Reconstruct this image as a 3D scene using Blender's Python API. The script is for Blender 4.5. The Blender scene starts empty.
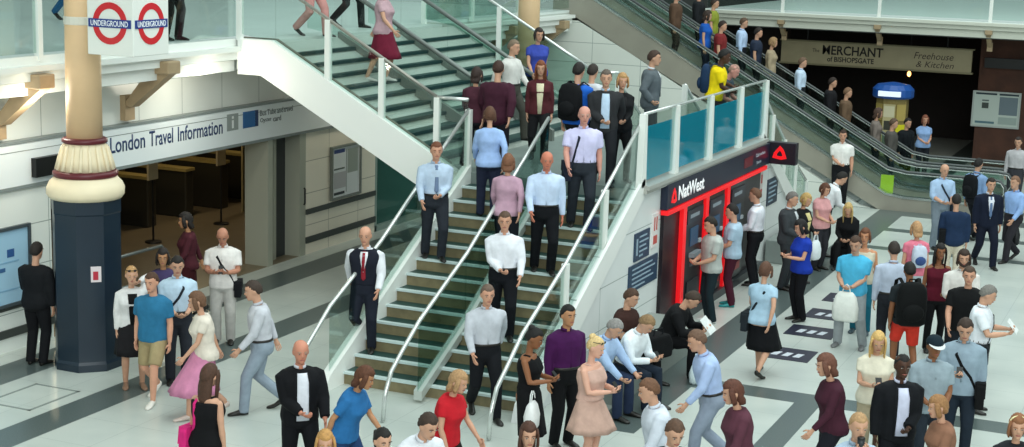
import bpy, bmesh, math, random
import numpy as np
from mathutils import Vector, Matrix
random.seed(7)
SC = bpy.context.scene
COL = SC.collection
PI = math.pi
# ---------------------------------------------------------------- camera
CAM_H = 6.2
F_PX, PITCH, ROLL, YAW = 1563.09, .184462, -.029578, -.417802
_f = Vector((math.sin(YAW)*math.cos(PITCH), math.cos(YAW)*math.cos(PITCH), -math.sin(PITCH)))
_r = Vector((math.cos(YAW), -math.sin(YAW), 0)); _d = _f.cross(_r)
CR = _r*math.cos(ROLL)+_d*math.sin(ROLL); CD = -_r*math.sin(ROLL)+_d*math.cos(ROLL)
cam = bpy.data.objects.new('camera', bpy.data.cameras.new('camera')); COL.objects.link(cam)
cam.data.sensor_width = 36; cam.data.lens = F_PX/1024*36; cam.data.clip_end = 200
m = Matrix((CR, -CD, -_f)).transposed().to_4x4(); m.translation = (0, 0, CAM_H)
cam.matrix_world = m
SC.camera = cam
# ---------------------------------------------------------------- light
SC.view_settings.view_transform = 'Standard'; SC.view_settings.look = 'None'
SC.view_settings.gamma = 1; SC.view_settings.use_curve_mapping = False
SC.view_settings.exposure = 0.17
wd = bpy.data.worlds.new('daylight'); SC.world = wd; wd.use_nodes = True
wd.node_tree.nodes['Background'].inputs[0].default_value = (.80, 1.0, .97, 1)
wd.node_tree.nodes['Background'].inputs[1].default_value = .40
def area(name, loc, size, power, col, rot=(0, 0, 0)):
    l = bpy.data.lights.new(name, 'AREA'); l.shape = 'RECTANGLE'; l.size, l.size_y = size
    l.energy = power; l.color = col
    o = bpy.data.objects.new(name, l); o.location = loc; o.rotation_euler = rot; COL.objects.link(o); return o
area('roof_glazing_light', (-2, 26, 17), (20, 38), 4600, (.90, 1, .97))
_e = area('front_fill_light', (6, -6, 13), (22, 12), 4200, (.95, 1, .97))  # added frontal fill from behind the camera, brightens left wall and faces
_e.rotation_euler = (Vector((-13, 23, 2))-_e.location).to_track_quat('-Z', 'Y').to_euler()
def point(name, loc, power, col, r=.15):
    l = bpy.data.lights.new(name, 'POINT'); l.energy = power; l.color = col; l.shadow_soft_size = r
    o = bpy.data.objects.new(name, l); o.location = loc; COL.objects.link(o); return o
for _y in (22.5, 26.5, 30.5): point('ticket_hall_lamp_light', (-19.3, _y, 2.75), 42, (1, .80, .5))
for _y in (14.5, 17.0, 21.0, 26.6): point('soffit_fill_light', (-14.75, _y, 3.6), 26, (1, .93, .78), .12)  # added warm fill without fixtures, lifts the left wall and pier
point('restaurant_lamp_light', (-8.0, 45.6, 2.4), 12, (1, .6, .25), .08)
# ---------------------------------------------------------------- materials
def lin(c):
    if isinstance(c, str):
        c = c.lstrip('#'); c = [int(c[i:i+2], 16)/255 for i in (0, 2, 4)]
    return tuple(((x+.055)/1.055)**2.4 if x > .04045 else x/12.92 for x in c)+(1,)
MATS = {}
def mat(col, rough=.55, metal=0, noise=0, scale=8, bump=0, emit=0, spec=.5):
    k = (col, rough, metal, noise, scale, bump, emit, spec)
    if k in MATS: return MATS[k]
    mt = bpy.data.materials.new('surface'); mt.use_nodes = True; nt = mt.node_tree
    b = nt.nodes['Principled BSDF']; c = lin(col)
    b.inputs['Base Color'].default_value = c; b.inputs['Roughness'].default_value = rough
    b.inputs['Metallic'].default_value = metal; b.inputs['Specular IOR Level'].default_value = spec
    if emit: b.inputs['Emission Color'].default_value = c; b.inputs['Emission Strength'].default_value = emit
    if noise or bump:
        tc = nt.nodes.new('ShaderNodeTexCoord'); n = nt.nodes.new('ShaderNodeTexNoise')
        n.inputs['Scale'].default_value = scale; n.inputs['Detail'].default_value = 5
        nt.links.new(tc.outputs['Object'], n.inputs['Vector'])
        if noise:
            r = nt.nodes.new('ShaderNodeValToRGB')
            r.color_ramp.elements[0].position = .3; r.color_ramp.elements[1].position = .7
            r.color_ramp.elements[0].color = tuple(x*(1-noise) for x in c[:3])+(1,)
            r.color_ramp.elements[1].color = tuple(min(1, x*(1+noise*.6)) for x in c[:3])+(1,)
            nt.links.new(n.outputs['Fac'], r.inputs['Fac']); nt.links.new(r.outputs['Color'], b.inputs['Base Color'])
        if bump:
            bp = nt.nodes.new('ShaderNodeBump'); bp.inputs['Strength'].default_value = bump; bp.inputs['Distance'].default_value = .02
            nt.links.new(n.outputs['Fac'], bp.inputs['Height']); nt.links.new(bp.outputs['Normal'], b.inputs['Normal'])
    MATS[k] = mt; return mt
def cloth(col): return mat(col, .85, 0, .14, 9, .5, 0, .2)
def glass(tint, refl=.10, opaque=0, body='#2f5f62'):
    k = ('glass', tint, refl, opaque, body)
    if k in MATS: return MATS[k]
    mt = bpy.data.materials.new('glass'); mt.use_nodes = True; nt = mt.node_tree; nt.nodes.clear()
    out = nt.nodes.new('ShaderNodeOutputMaterial'); tr = nt.nodes.new('ShaderNodeBsdfTransparent')
    tr.inputs[0].default_value = lin(tint); gl = nt.nodes.new('ShaderNodeBsdfGlossy'); gl.inputs['Roughness'].default_value = .04
    fr = nt.nodes.new('ShaderNodeLayerWeight'); fr.inputs[0].default_value = .25
    mu = nt.nodes.new('ShaderNodeMath'); mu.operation = 'MULTIPLY_ADD'; mu.inputs[1].default_value = .3; mu.inputs[2].default_value = refl*.4
    mx = nt.nodes.new('ShaderNodeMixShader')
    nt.links.new(fr.outputs['Fresnel'], mu.inputs[0]); nt.links.new(mu.outputs[0], mx.inputs[0])
    nt.links.new(tr.outputs[0], mx.inputs[1]); nt.links.new(gl.outputs[0], mx.inputs[2]); last = mx
    if opaque:
        df = nt.nodes.new('ShaderNodeBsdfDiffuse'); df.inputs[0].default_value = lin(body)
        m2 = nt.nodes.new('ShaderNodeMixShader'); m2.inputs[0].default_value = opaque
        nt.links.new(mx.outputs[0], m2.inputs[1]); nt.links.new(df.outputs[0], m2.inputs[2]); last = m2
    nt.links.new(last.outputs[0], out.inputs[0]); MATS[k] = mt; return mt
def tile(col, joint, sx, sy, axes, rough=.35, off=(0, 0)):
    """square-grid cladding: joint lines every sx, sy metres along two world axes"""
    k = ('tile', col, joint, sx, sy, axes)
    if k in MATS: return MATS[k]
    mt = bpy.data.materials.new('cladding'); mt.use_nodes = True; nt = mt.node_tree; b = nt.nodes['Principled BSDF']
    b.inputs['Roughness'].default_value = rough
    geo = nt.nodes.new('ShaderNodeNewGeometry'); sp = nt.nodes.new('ShaderNodeSeparateXYZ'); nt.links.new(geo.outputs['Position'], sp.inputs[0])
    def line(ax, s, o):
        a = nt.nodes.new('ShaderNodeMath'); a.operation = 'MULTIPLY_ADD'; a.inputs[1].default_value = 1/s; a.inputs[2].default_value = o+100
        f = nt.nodes.new('ShaderNodeMath'); f.operation = 'FRACT'; c = nt.nodes.new('ShaderNodeMath'); c.operation = 'LESS_THAN'; c.inputs[1].default_value = .014/s
        nt.links.new(sp.outputs[ax], a.inputs[0]); nt.links.new(a.outputs[0], f.inputs[0]); nt.links.new(f.outputs[0], c.inputs[0]); return c
    l1, l2 = line(axes[0], sx, off[0]), line(axes[1], sy, off[1])
    mx = nt.nodes.new('ShaderNodeMath'); mx.operation = 'MAXIMUM'; nt.links.new(l1.outputs[0], mx.inputs[0]); nt.links.new(l2.outputs[0], mx.inputs[1])
    n = nt.nodes.new('ShaderNodeTexNoise'); n.inputs['Scale'].default_value = 1.3; nt.links.new(geo.outputs['Position'], n.inputs['Vector'])
    r = nt.nodes.new('ShaderNodeValToRGB'); c = lin(col)
    r.color_ramp.elements[0].color = tuple(x*.88 for x in c[:3])+(1,); r.color_ramp.elements[1].color = c
    nt.links.new(n.outputs['Fac'], r.inputs['Fac'])
    m = nt.nodes.new('ShaderNodeMix'); m.data_type = 'RGBA'; nt.links.new(mx.outputs[0], m.inputs[0])
    nt.links.new(r.outputs['Color'], m.inputs[6]); m.inputs[7].default_value = lin(joint)
    nt.links.new(m.outputs[2], b.inputs['Base Color']); MATS[k] = mt; return mt
def floor_mat():
    mt = bpy.data.materials.new('terrazzo'); mt.use_nodes = True; nt = mt.node_tree; b = nt.nodes['Principled BSDF']
    b.inputs['Roughness'].default_value = .28
    geo = nt.nodes.new('ShaderNodeNewGeometry'); sp = nt.nodes.new('ShaderNodeSeparateXYZ'); nt.links.new(geo.outputs['Position'], sp.inputs[0])
    def M(op, a, bb):
        n = nt.nodes.new('ShaderNodeMath'); n.operation = op
        for i, v in enumerate((a, bb)):
            if isinstance(v, (int, float)): n.inputs[i].default_value = v
            else: nt.links.new(v, n.inputs[i])
        return n.outputs[0]
    X, Y = sp.outputs['X'], sp.outputs['Y']
    def rng(s, lo, hi): return M('MULTIPLY', M('GREATER_THAN', s, lo), M('LESS_THAN', s, hi))
    bands = [rng(X, -13.14, -12.58), rng(X, -15.1, -14.45), M('MULTIPLY', rng(X, -6.85, -6.22), M('GREATER_THAN', Y, 18)),
             M('MULTIPLY', rng(X, -4.75, -4.4), M('LESS_THAN', Y, 20.6))]
    for lo, hi in ((20.36, 20.87), (31.9, 32.25), (34.1, 34.5), (36.2, 36.9)):
        bands.append(M('MULTIPLY', rng(Y, lo, hi), M('GREATER_THAN', X, -6.5)))
    s = bands[0]
    for q in bands[1:]: s = M('MAXIMUM', s, q)
    def fr(v, k): return M('LESS_THAN', M('FRACT', M('MULTIPLY', M('ADD', v, 100.0), 1/k), 0), .008/k)
    j = M('MAXIMUM', fr(X, .9), fr(Y, .9))
    n = nt.nodes.new('ShaderNodeTexNoise'); n.inputs['Scale'].default_value = 1.1; n.inputs['Detail'].default_value = 8
    n2 = nt.nodes.new('ShaderNodeTexNoise'); n2.inputs['Scale'].default_value = 60
    for q in (n, n2): nt.links.new(geo.outputs['Position'], q.inputs['Vector'])
    def ramp(src, a, c):
        r = nt.nodes.new('ShaderNodeValToRGB'); r.color_ramp.elements[0].position = .3; r.color_ramp.elements[1].position = .7
        r.color_ramp.elements[0].color = lin(a); r.color_ramp.elements[1].color = lin(c); nt.links.new(src, r.inputs[0]); return r.outputs[0]
    def mix(f, a, c):
        q = nt.nodes.new('ShaderNodeMix'); q.data_type = 'RGBA'
        if isinstance(f, float): q.inputs[0].default_value = f
        else: nt.links.new(f, q.inputs[0])
        nt.links.new(a, q.inputs[6]); nt.links.new(c, q.inputs[7]); return q.outputs[2]
    pale = ramp(n.outputs['Fac'], '#b4bcb7', '#c6ccc6'); dark = ramp(n2.outputs['Fac'], '#485352', '#5f6a69'); jo = ramp(n.outputs['Fac'], '#9aa39f', '#a7afaa')
    nt.links.new(mix(s, mix(j, pale, jo), dark), b.inputs['Base Color']); return mt
WHITE = mat('#e8ebe6', .45); CREAM = mat('#e9dabb', .5, 0, .05, 3); SHAFT = mat('#dfbd94', .5, 0, .05, 3); STEEL = mat('#c9cfcc', .25, .85)
RAIL = mat('#d6dbd8', .22, .6); NAVY = mat('#10222f', .3); MAROON = mat('#5a1420', .4); DARK = mat('#101314', .5)
BLACK = mat('#060708', .4); GREYM = mat('#6d7473', .4, .5); TAN = mat('#a58f70', .6, 0, .1, 6); RED = mat('#e0141e', .4)
PAPER = mat('#e8ebe8', .7); BLUE = mat('#1d3f86', .5); GLASS = glass('#edf6f3', .05); GLASS_G = glass('#d8e9e4', .08)
# ---------------------------------------------------------------- mesh helpers
class MB:
    """collects shapes; build() links them as one mesh object"""
    def __init__(s): s.v = []; s.f = []; s.m = []
    def add(s, vs, fs, mi=0):
        o = len(s.v); s.v += [tuple(x) for x in vs]; s.f += [tuple(o+i for i in f) for f in fs]; s.m += [mi]*len(fs); return s
    def box(s, lo, hi, mi=0):
        x0, y0, z0 = lo; x1, y1, z1 = hi
        return s.add([(x0,y0,z0),(x1,y0,z0),(x1,y1,z0),(x0,y1,z0),(x0,y0,z1),(x1,y0,z1),(x1,y1,z1),(x0,y1,z1)],
              [(3,2,1,0),(4,5,6,7),(0,1,5,4),(1,2,6,5),(2,3,7,6),(3,0,4,7)], mi)
    def prism(s, poly, axis, a, b, mi=0):
        """poly of 2D points in the two remaining axes (in order), extruded along axis a..b"""
        n = len(poly)
        def P(p, t): q = list(p); q.insert(axis, t); return q
        area = sum(poly[i][0]*poly[(i+1) % n][1]-poly[(i+1) % n][0]*poly[i][1] for i in range(n))
        if axis == 1: area = -area
        if area < 0: poly = poly[::-1]
        if a > b: a, b = b, a
        vs = [P(p, a) for p in poly]+[P(p, b) for p in poly]
        return s.add(vs, [tuple(range(n))[::-1], tuple(range(n, 2*n))]+[(i, (i+1) % n, n+(i+1) % n, n+i) for i in range(n)], mi)
    def tube(s, pts, r, n=8, mi=0, side=None, closed=True):
        """pts: centres; r: radius, or list of radius / (a, b); side: direction of a"""
        pts = [Vector(p) for p in pts]; k = len(pts)
        rs = r if isinstance(r, (list, tuple)) else [r]*k
        vs = []; prev = Vector(side) if side is not None else None
        for i, p in enumerate(pts):
            t = (pts[min(i+1, k-1)]-pts[max(i-1, 0)]).normalized()
            if prev is None: prev = Vector((1, 0, 0)) if abs(t.x) < .9 else Vector((0, 1, 0))
            u = (prev-t*prev.dot(t)).normalized(); w = t.cross(u); prev = u
            a, b = rs[i] if isinstance(rs[i], (tuple, list)) else (rs[i], rs[i])
            for j in range(n):
                th = 2*PI*j/n; vs.append(p+u*(a*math.cos(th))+w*(b*math.sin(th)))
        fs = [(i*n+j, i*n+(j+1) % n, (i+1)*n+(j+1) % n, (i+1)*n+j) for i in range(k-1) for j in range(n)]
        fs += [tuple(range(n))[::-1], tuple(range((k-1)*n, k*n))]
        return s.add(vs, fs, mi)
    def lathe(s, c, prof, n=24, mi=0, rot=0):
        """prof: (radius, z) from bottom to top"""
        vs = [(c[0]+r*math.cos(rot+2*PI*j/n), c[1]+r*math.sin(rot+2*PI*j/n), c[2]+z) for r, z in prof for j in range(n)]; k = len(prof)
        return s.add(vs, [(i*n+j, i*n+(j+1) % n, (i+1)*n+(j+1) % n, (i+1)*n+j) for i in range(k-1) for j in range(n)]
              + [tuple(range(n))[::-1], tuple(range((k-1)*n, k*n))], mi)
    def ball(s, c, r, n=12, k=8, mi=0, R=None):
        R = R or Matrix.Identity(3); c = Vector(c); vs = []
        for i in range(1, k):
            ph = PI*i/k
            for j in range(n):
                th = 2*PI*j/n
                vs.append(c+R @ Vector((r[0]*math.sin(ph)*math.cos(th), r[1]*math.sin(ph)*math.sin(th), -r[2]*math.cos(ph))))
        vs += [c+R @ Vector((0, 0, -r[2])), c+R @ Vector((0, 0, r[2]))]; q = (k-1)*n
        fs = [(i*n+j, i*n+(j+1) % n, (i+1)*n+(j+1) % n, (i+1)*n+j) for i in range(k-2) for j in range(n)]
        fs += [(q, (j+1) % n, j) for j in range(n)]+[(q+1, (k-2)*n+j, (k-2)*n+(j+1) % n) for j in range(n)]
        return s.add(vs, fs, mi)
    def build(s, name, mats, parent=None, smooth=False, bevel=0):
        me = bpy.data.meshes.new(name); me.from_pydata(s.v, [], s.f)
        for q in (mats if isinstance(mats, (list, tuple)) else [mats]): me.materials.append(q)
        if max(s.m, default=0): me.polygons.foreach_set('material_index', s.m)
        if smooth: me.polygons.foreach_set('use_smooth', [True]*len(s.f))
        me.update(); o = bpy.data.objects.new(name, me); COL.objects.link(o)
        if parent is not None: o.parent = parent
        if bevel:
            b = o.modifiers.new('bevel', 'BEVEL'); b.width = bevel; b.segments = 2; b.limit_method = 'ANGLE'
        return o
def tag(o, label=None, cat=None, group=None, kind=None):
    for k, v in (('label', label), ('category', cat), ('group', group), ('kind', kind)):
        if v: o[k] = v
    return o
def thing(name, label, cat, loc=(0, 0, 0), rz=0, group=None):
    o = bpy.data.objects.new(name, None); o.empty_display_size = .2; o.location = loc; o.rotation_euler = (0, 0, rz)
    COL.objects.link(o); return tag(o, label, cat, group)
def struct(name, mb, m, label=None, parent=None, bevel=0):
    o = mb.build(name, m, parent, bevel=bevel); o['kind'] = 'structure'
    if label: o['label'] = label
    return o
def text(body, name, width, height, loc, xax, up, m, parent=None, extrude=.004, shear=0, bold=0):
    cu = bpy.data.curves.new(name, 'FONT'); cu.body = body; cu.size = 1; cu.extrude = 0; cu.align_x = 'CENTER'; cu.align_y = 'CENTER'; cu.shear = shear; cu.offset = bold
    cu.resolution_u = 3
    t = bpy.data.objects.new(name, cu); COL.objects.link(t)
    bpy.context.view_layer.update()
    me = bpy.data.meshes.new_from_object(t.evaluated_get(bpy.context.evaluated_depsgraph_get()))
    bpy.data.objects.remove(t)
    co = np.empty(len(me.vertices)*3); me.vertices.foreach_get('co', co); co = co.reshape(-1, 3)
    lo, hi = co.min(0), co.max(0); c = (lo+hi)/2; w = hi-lo
    X, U = Vector(xax).normalized(), Vector(up).normalized(); N = X.cross(U)
    L = np.array(loc)
    out = L+np.outer((co[:, 0]-c[0])*width/w[0], X)+np.outer((co[:, 1]-c[1])*height/w[1], U)+np.outer(np.full(len(co), extrude), N)
    me.vertices.foreach_set('co', out.ravel()); me.update(); me.name = name
    bm = bmesh.new(); bm.from_mesh(me); g = bmesh.ops.extrude_face_region(bm, geom=bm.faces[:])
    bmesh.ops.translate(bm, vec=-N*extrude, verts=[v for v in g['geom'] if isinstance(v, bmesh.types.BMVert)])
    bmesh.ops.recalc_face_normals(bm, faces=bm.faces[:]); bm.to_mesh(me); bm.free()
    me.materials.clear(); me.materials.append(m)
    o = bpy.data.objects.new(name, me); COL.objects.link(o)
    if parent is not None: o.parent = parent; o.matrix_parent_inverse = Matrix.Translation(parent.location).inverted() if parent.type == 'EMPTY' else Matrix()
    return o
EX, EY, EZ = (1, 0, 0), (0, 1, 0), (0, 0, 1)
# ================================================================ THE STATION
WX = -15.5          # left wall plane
UF = 4.3            # upper floor level
LZ = 2.45           # stair landing level
AX = -7.65          # cash-machine wall plane
struct('floor', MB().box((-46, 4, -.2), (14, 64, 0)), floor_mat(), 'pale terrazzo concourse floor with dark grey bands')
CLAD = tile('#e6ebe6', '#8f9a96', 1.15, .62, ('Y', 'Z'), off=(.35, .1))
CLAD_X = tile('#e3e7e0', '#9ba5a1', 1.3, .5, ('X', 'Z'))
struct('wall_left', MB().box((-15.8, 6, 0), (WX, 18.05, 2.42)), CLAD, 'pale tiled wall with the information screen')
struct('wall_left_upper', MB().box((-15.8, 6, 2.42), (WX-.1, 28, 3.9)), CLAD, 'pale panelled wall above the travel information sign')
struct('wall_left_pier', MB().box((-15.95, 25.2, 0), (WX, 27.9, 2.42)).box((-17.5, 27.7, 0), (-15.95, 27.9, 3)), tile('#f1ead8', '#a39d8c', 1.15, .62, ('Y', 'Z'), off=(.35, .1)), 'white tiled pier with the framed map')
struct('ceiling_left', MB().box((-40, 5, 3.78), (-14.95, 37, UF-.06)), mat('#b9beb8', .7), 'underside of the left upper gallery')
struct('floor_upper', MB().box((-40, 5, UF-.06), (-14.95, 37, UF)), mat('#dfe6e3', .3, 0, .06, 1), 'bright white floor of the upper gallery')
t = MB().box((-15.0, 6, 3.98), (-14.8, 21.95, 4.12)).box((-15.0, 6, 4.12), (-14.72, 21.95, 4.2)).box((-15.1, 6, 3.78), (-14.9, 21.95, 3.96)).box((-15, 6, 4.2), (-14.85, 21.95, UF+.02))
struct('trim_1', t, WHITE, 'white edge beam of the left gallery')
t = MB().box((-15.0, 28.8, 3.98), (-14.8, 36.7, 4.12)).box((-15.0, 28.8, 4.12), (-14.72, 36.7, 4.2)).box((-15.1, 28.8, 3.78), (-14.9, 36.7, 3.96))
struct('trim_2', t, WHITE, 'white edge beam of the gallery behind the upper stairs')
# dark skirting stripes of the pier and wall
struct('baseboard_left', MB().box((WX, 25.2, .78), (WX+.03, 27.9, .88)).box((WX, 25.2, .22), (WX+.03, 27.9, .34)).box((WX, 6, .22), (WX+.03, 18.05, .34)).box((WX, 6, .62), (WX+.02, 18.05, .66)), mat('#3a3f3c', .5), 'dark skirting stripes along the tiled wall')
# ticket hall behind the opening
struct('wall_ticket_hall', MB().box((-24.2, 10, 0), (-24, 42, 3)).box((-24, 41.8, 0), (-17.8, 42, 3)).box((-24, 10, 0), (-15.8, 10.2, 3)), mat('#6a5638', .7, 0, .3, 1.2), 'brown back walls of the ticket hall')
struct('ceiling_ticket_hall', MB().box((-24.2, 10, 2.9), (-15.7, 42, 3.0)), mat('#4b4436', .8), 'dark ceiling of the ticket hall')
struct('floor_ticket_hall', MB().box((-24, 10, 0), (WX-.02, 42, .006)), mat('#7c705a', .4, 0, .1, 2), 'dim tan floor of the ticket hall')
# door frame beside the pier
d = struct('door_1', MB().box((-15.9, 24.0, 0), (-15.82, 25.0, 2.4)), mat('#33373a', .4, .3), 'dark metal folding door beside the white pier')
MB().box((-16.0, 23.9, 0), (WX, 24.06, 2.42)).box((-15.95, 24.98, 0), (WX, 25.2, 2.42)).box((-15.9, 24.45, 0), (-15.74, 24.55, 2.4)).build('door_frame', mat('#a9ab9c', .4, .2), d)
MB().tube([(-15.46, 25.08, 1.0), (-15.44, 25.08, 1.02), (-15.44, 25.08, 1.3), (-15.46, 25.08, 1.32)], .018).build('door_handle', BLACK, d)
# glazed front beyond the pier
w = struct('window_1', MB().box((WX-.1, 27.9, .1), (WX-.08, 36.6, 3.3)), glass('#8fbdb3', .3, .5, '#4f8076'), 'green tinted glazed shopfront under the stairs')
fr = MB()
for y in (27.95, 30, 32, 34, 36.4): fr.box((WX-.14, y-.04, 0), (WX, y+.04, 3.4))
fr.box((WX-.14, 27.9, 0), (WX, 36.6, .12)).box((WX-.14, 27.9, 3.3), (WX, 36.6, 3.8)).build('window_frame', mat('#8fa39c', .4, .3), w)
struct('wall_shopfront_back', MB().box((-17.7, 27.9, 0), (-17.5, 37, 3.8)), mat('#24322f', .8), 'dark interior behind the glazed shopfront')
# white tiled wall below the escalator
struct('wall_under_escalator', MB().prism([(-15.6, 0), (-7.0, 0), (-15.6, 4.6)][:2]+[(-7.35, .05), (-14.75, 4.12), (-15.6, 4.12)], 1, 36.85, 37.0), CLAD_X, 'white panelled wall below the escalator')
# right gallery and shopfront at the back
BY = 43.5
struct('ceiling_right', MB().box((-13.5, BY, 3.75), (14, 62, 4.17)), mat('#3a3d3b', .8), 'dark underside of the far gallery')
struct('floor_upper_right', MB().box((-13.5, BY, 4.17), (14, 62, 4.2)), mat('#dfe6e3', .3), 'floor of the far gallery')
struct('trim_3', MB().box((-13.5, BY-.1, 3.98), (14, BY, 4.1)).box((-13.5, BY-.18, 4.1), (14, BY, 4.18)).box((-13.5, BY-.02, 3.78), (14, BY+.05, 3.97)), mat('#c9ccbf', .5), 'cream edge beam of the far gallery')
BRICK = mat('#4a2c20', .8, 0, .35, 2.5)
struct('wall_brick', MB().box((-6.05, 46, 0), (14, 46.3, 3.75)), BRICK, 'brown wall with the timetable board')
struct('wall_restaurant', MB().box((-14, 52, 0), (-5.8, 52.2, 3.75)).box((-6.05, 46.3, 0), (-5.85, 52, 3.75)).box((-14, 45.9, 0), (-11.6, 46.2, 3.75)), mat('#1c1512', .8, 0, .3, 2), 'dark interior of the restaurant')
struct('wall_far_left', MB().box((-15.6, 40.4, 0), (-15.4, 60, 9)), mat('#3a3d3a', .8), 'dark wall beyond the escalators')
# ------------------------------------------------ travel information sign
s = thing('fascia_sign', 'long white fascia sign reading London Travel Information above the ticket hall opening', 'sign', (WX, 22, 2.4))
P = lambda x, y, z: (x-WX, y-22, z-2.4)
MB().box(P(WX-.08, 15, 2.4), P(WX+.05, 27.9, 3.02)).build('sign_panel', mat('#dfe6e8', .4), s)
MB().box(P(WX-.08, 15, 3.02), P(WX+.07, 27.9, 3.06)).box(P(WX-.08, 15, 2.36), P(WX+.06, 27.9, 2.41)).box(P(WX, 15, 2.9), P(WX+.055, 27.9, 2.91)).build('sign_trim', mat('#7d8685', .4), s)
SX = WX+.05
NAVYT = mat('#16325f', .5)
for w_, a_, b_ in (('London', 19.38, 20.25), ('Travel', 20.36, 20.99), ('Information', 21.12, 22.40)): text(w_, 'lettering', b_-a_, .25, (SX, (a_+b_)/2, 2.76), EY, EZ, NAVYT, s, bold=.012)
ring = MB(); vs = []
def annulus(mb, c, ri, ro, u, v, th, mi=0, n=28):
    u, v = Vector(u), Vector(v); nn = u.cross(v); c = Vector(c); vs = []
    for j in range(n):
        a = 2*PI*j/n; d = u*math.cos(a)+v*math.sin(a)
        vs += [c+d*ri, c+d*ro, c+d*ro+nn*th, c+d*ri+nn*th]
    fs = []
    for j in range(n):
        a, b = j*4, ((j+1) % n)*4
        fs += [(a+k, a+(k+1) % 4, b+(k+1) % 4, b+k)[::-1] for k in range(4)]
    return mb.add(vs, fs, mi)
m = MB(); annulus(m, P(SX, 19.2, 2.76), .075, .115, EY, EZ, .006); m.box(P(SX, 19.06, 2.735), P(SX+.008, 19.34, 2.785)).build('sign_emblem', BLUE, s)
MB().box(P(SX, 22.53, 2.66), P(SX+.006, 22.87, 2.95)).build('sign_pictogram', mat('#8f9896', .5), s)
MB().box(P(SX+.006, 22.675, 2.7), P(SX+.01, 22.725, 2.84)).build('pictogram_letter', mat('#dfe4e4', .5), s)
MB().box(P(SX+.006, 22.675, 2.865), P(SX+.01, 22.725, 2.91)).build('pictogram_dot', mat('#dfe4e4', .5), s)
MB().box(P(SX, 23.02, 2.66), P(SX+.006, 23.4, 2.95)).build('sign_pictogram', mat('#1d5c93', .5), s)
MB().box(P(SX, 23.41, 2.66), P(SX+.006, 23.5, 2.95)).build('sign_pictogram', NAVYT, s)
for w_, wd_, yy, zz in (('Bus', .2, 23.66, 2.88), ('Tube', .28, 23.94, 2.88), ('and', .2, 24.22, 2.88), ('travel', .3, 24.5, 2.88), ('Oyster', .36, 23.75, 2.74), ('card', .26, 24.12, 2.74)):
    text(w_, 'lettering', wd_, .1, (SX, yy, zz), EY, EZ, mat('#4b5557', .5), s)
# small black display on the wall behind the column
b = MB().box((WX, 17.6, 2.5), (WX+.14, 18.5, 2.78)).build('display_sign', BLACK); tag(b, 'small black display box on the wall behind the cream column', 'sign')
# ------------------------------------------------ posters and information screen
def poster(name, label, cat, plane, c, w, h, frame_m, face_m, draw):
    """plane 'X': faces +X at x=c[0]; plane 'Y': faces -Y"""
    o = thing(name, label, cat, c)
    def B(u0, v0, u1, v1, t0, t1, m_, nm):
        mb = MB()
        if plane == 'X': mb.box((t0, u0, v0), (t1, u1, v1))
        else: mb.box((u0, -t1, v0), (u1, -t0, v1))
        return mb.build(nm, m_, o)
    f = MB(); e = .045
    for (u0, v0, u1, v1) in ((-w/2, 0, w/2, e), (-w/2, h-e, w/2, h), (-w/2, e, -w/2+e, h-e), (w/2-e, e, w/2, h-e)):
        if plane == 'X': f.box((0, u0, v0), (.06, u1, v1))
        else: f.box((u0, -.06, v0), (u1, 0, v1))
    f.build('frame', frame_m, o)
    B(-w/2+e, e, w/2-e, h-e, 0, .03, face_m, 'poster_sheet')
    for (u0, v0, u1, v1, c_) in draw: B(u0*w-w/2, v0*h, u1*w-w/2, v1*h, .03, .034, mat(c_, .6), 'printed_block')
    return o
poster('framed_map', 'framed pale map on the white pier beside the ticket hall', 'poster', 'X', (WX+.001, 26.66, .92), 1.16, 1.06, mat('#7c807a', .4, .4), mat('#dfe4e6', .4),
   [(.1,.86,.45,.93,'#3a4a86'),(.1,.55,.45,.58,'#5a6660'),(.1,.2,.5,.5,'#b9b9bd'),(.55,.45,.9,.9,'#9fa8a0'),(.1,.08,.45,.13,'#30383c'),(.5,.1,.52,.9,'#8e9694')])
poster('information_screen', 'large pale blue departure map screen on the tiled wall by the suited man', 'screen', 'X', (WX+.001, 16.35, .68), 2.4, 1.16, mat('#3d474d', .4), mat('#9cc3dc', .3),
   [(.80,.62,.86,.72,'#24528c'),(.7,.45,.78,.5,'#35608f'),(.05,.1,.6,.14,'#5d8bb0'),(.05,.2,.9,.22,'#7aa5c4'),(.1,.36,.7,.38,'#6e9abc'),(.2,.8,.6,.83,'#5d8bb0'),(.64,.3,.68,.34,'#24528c'),(.5,.55,.9,.57,'#7aa5c4')])
nb = poster('notice_board', 'white timetable board on the brown wall at far right', 'notice board', 'Y', (-5.5, 45.99, 1.13), 1.32, 1.02, mat('#a9b0ad', .4), mat('#b8c4bd', .5),
   [(.06,.9,.5,.95,'#22343c'),(.55,.9,.95,.95,'#22343c'),(.2,.52,.34,.68,'#39433f'),(.2,.72,.34,.76,'#5a6663'),(.08,.1,.48,.16,'#4d6f7b'),(.56,.36,.94,.86,'#66757e'),(.56,.1,.94,.3,'#96a5a0')])
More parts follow.
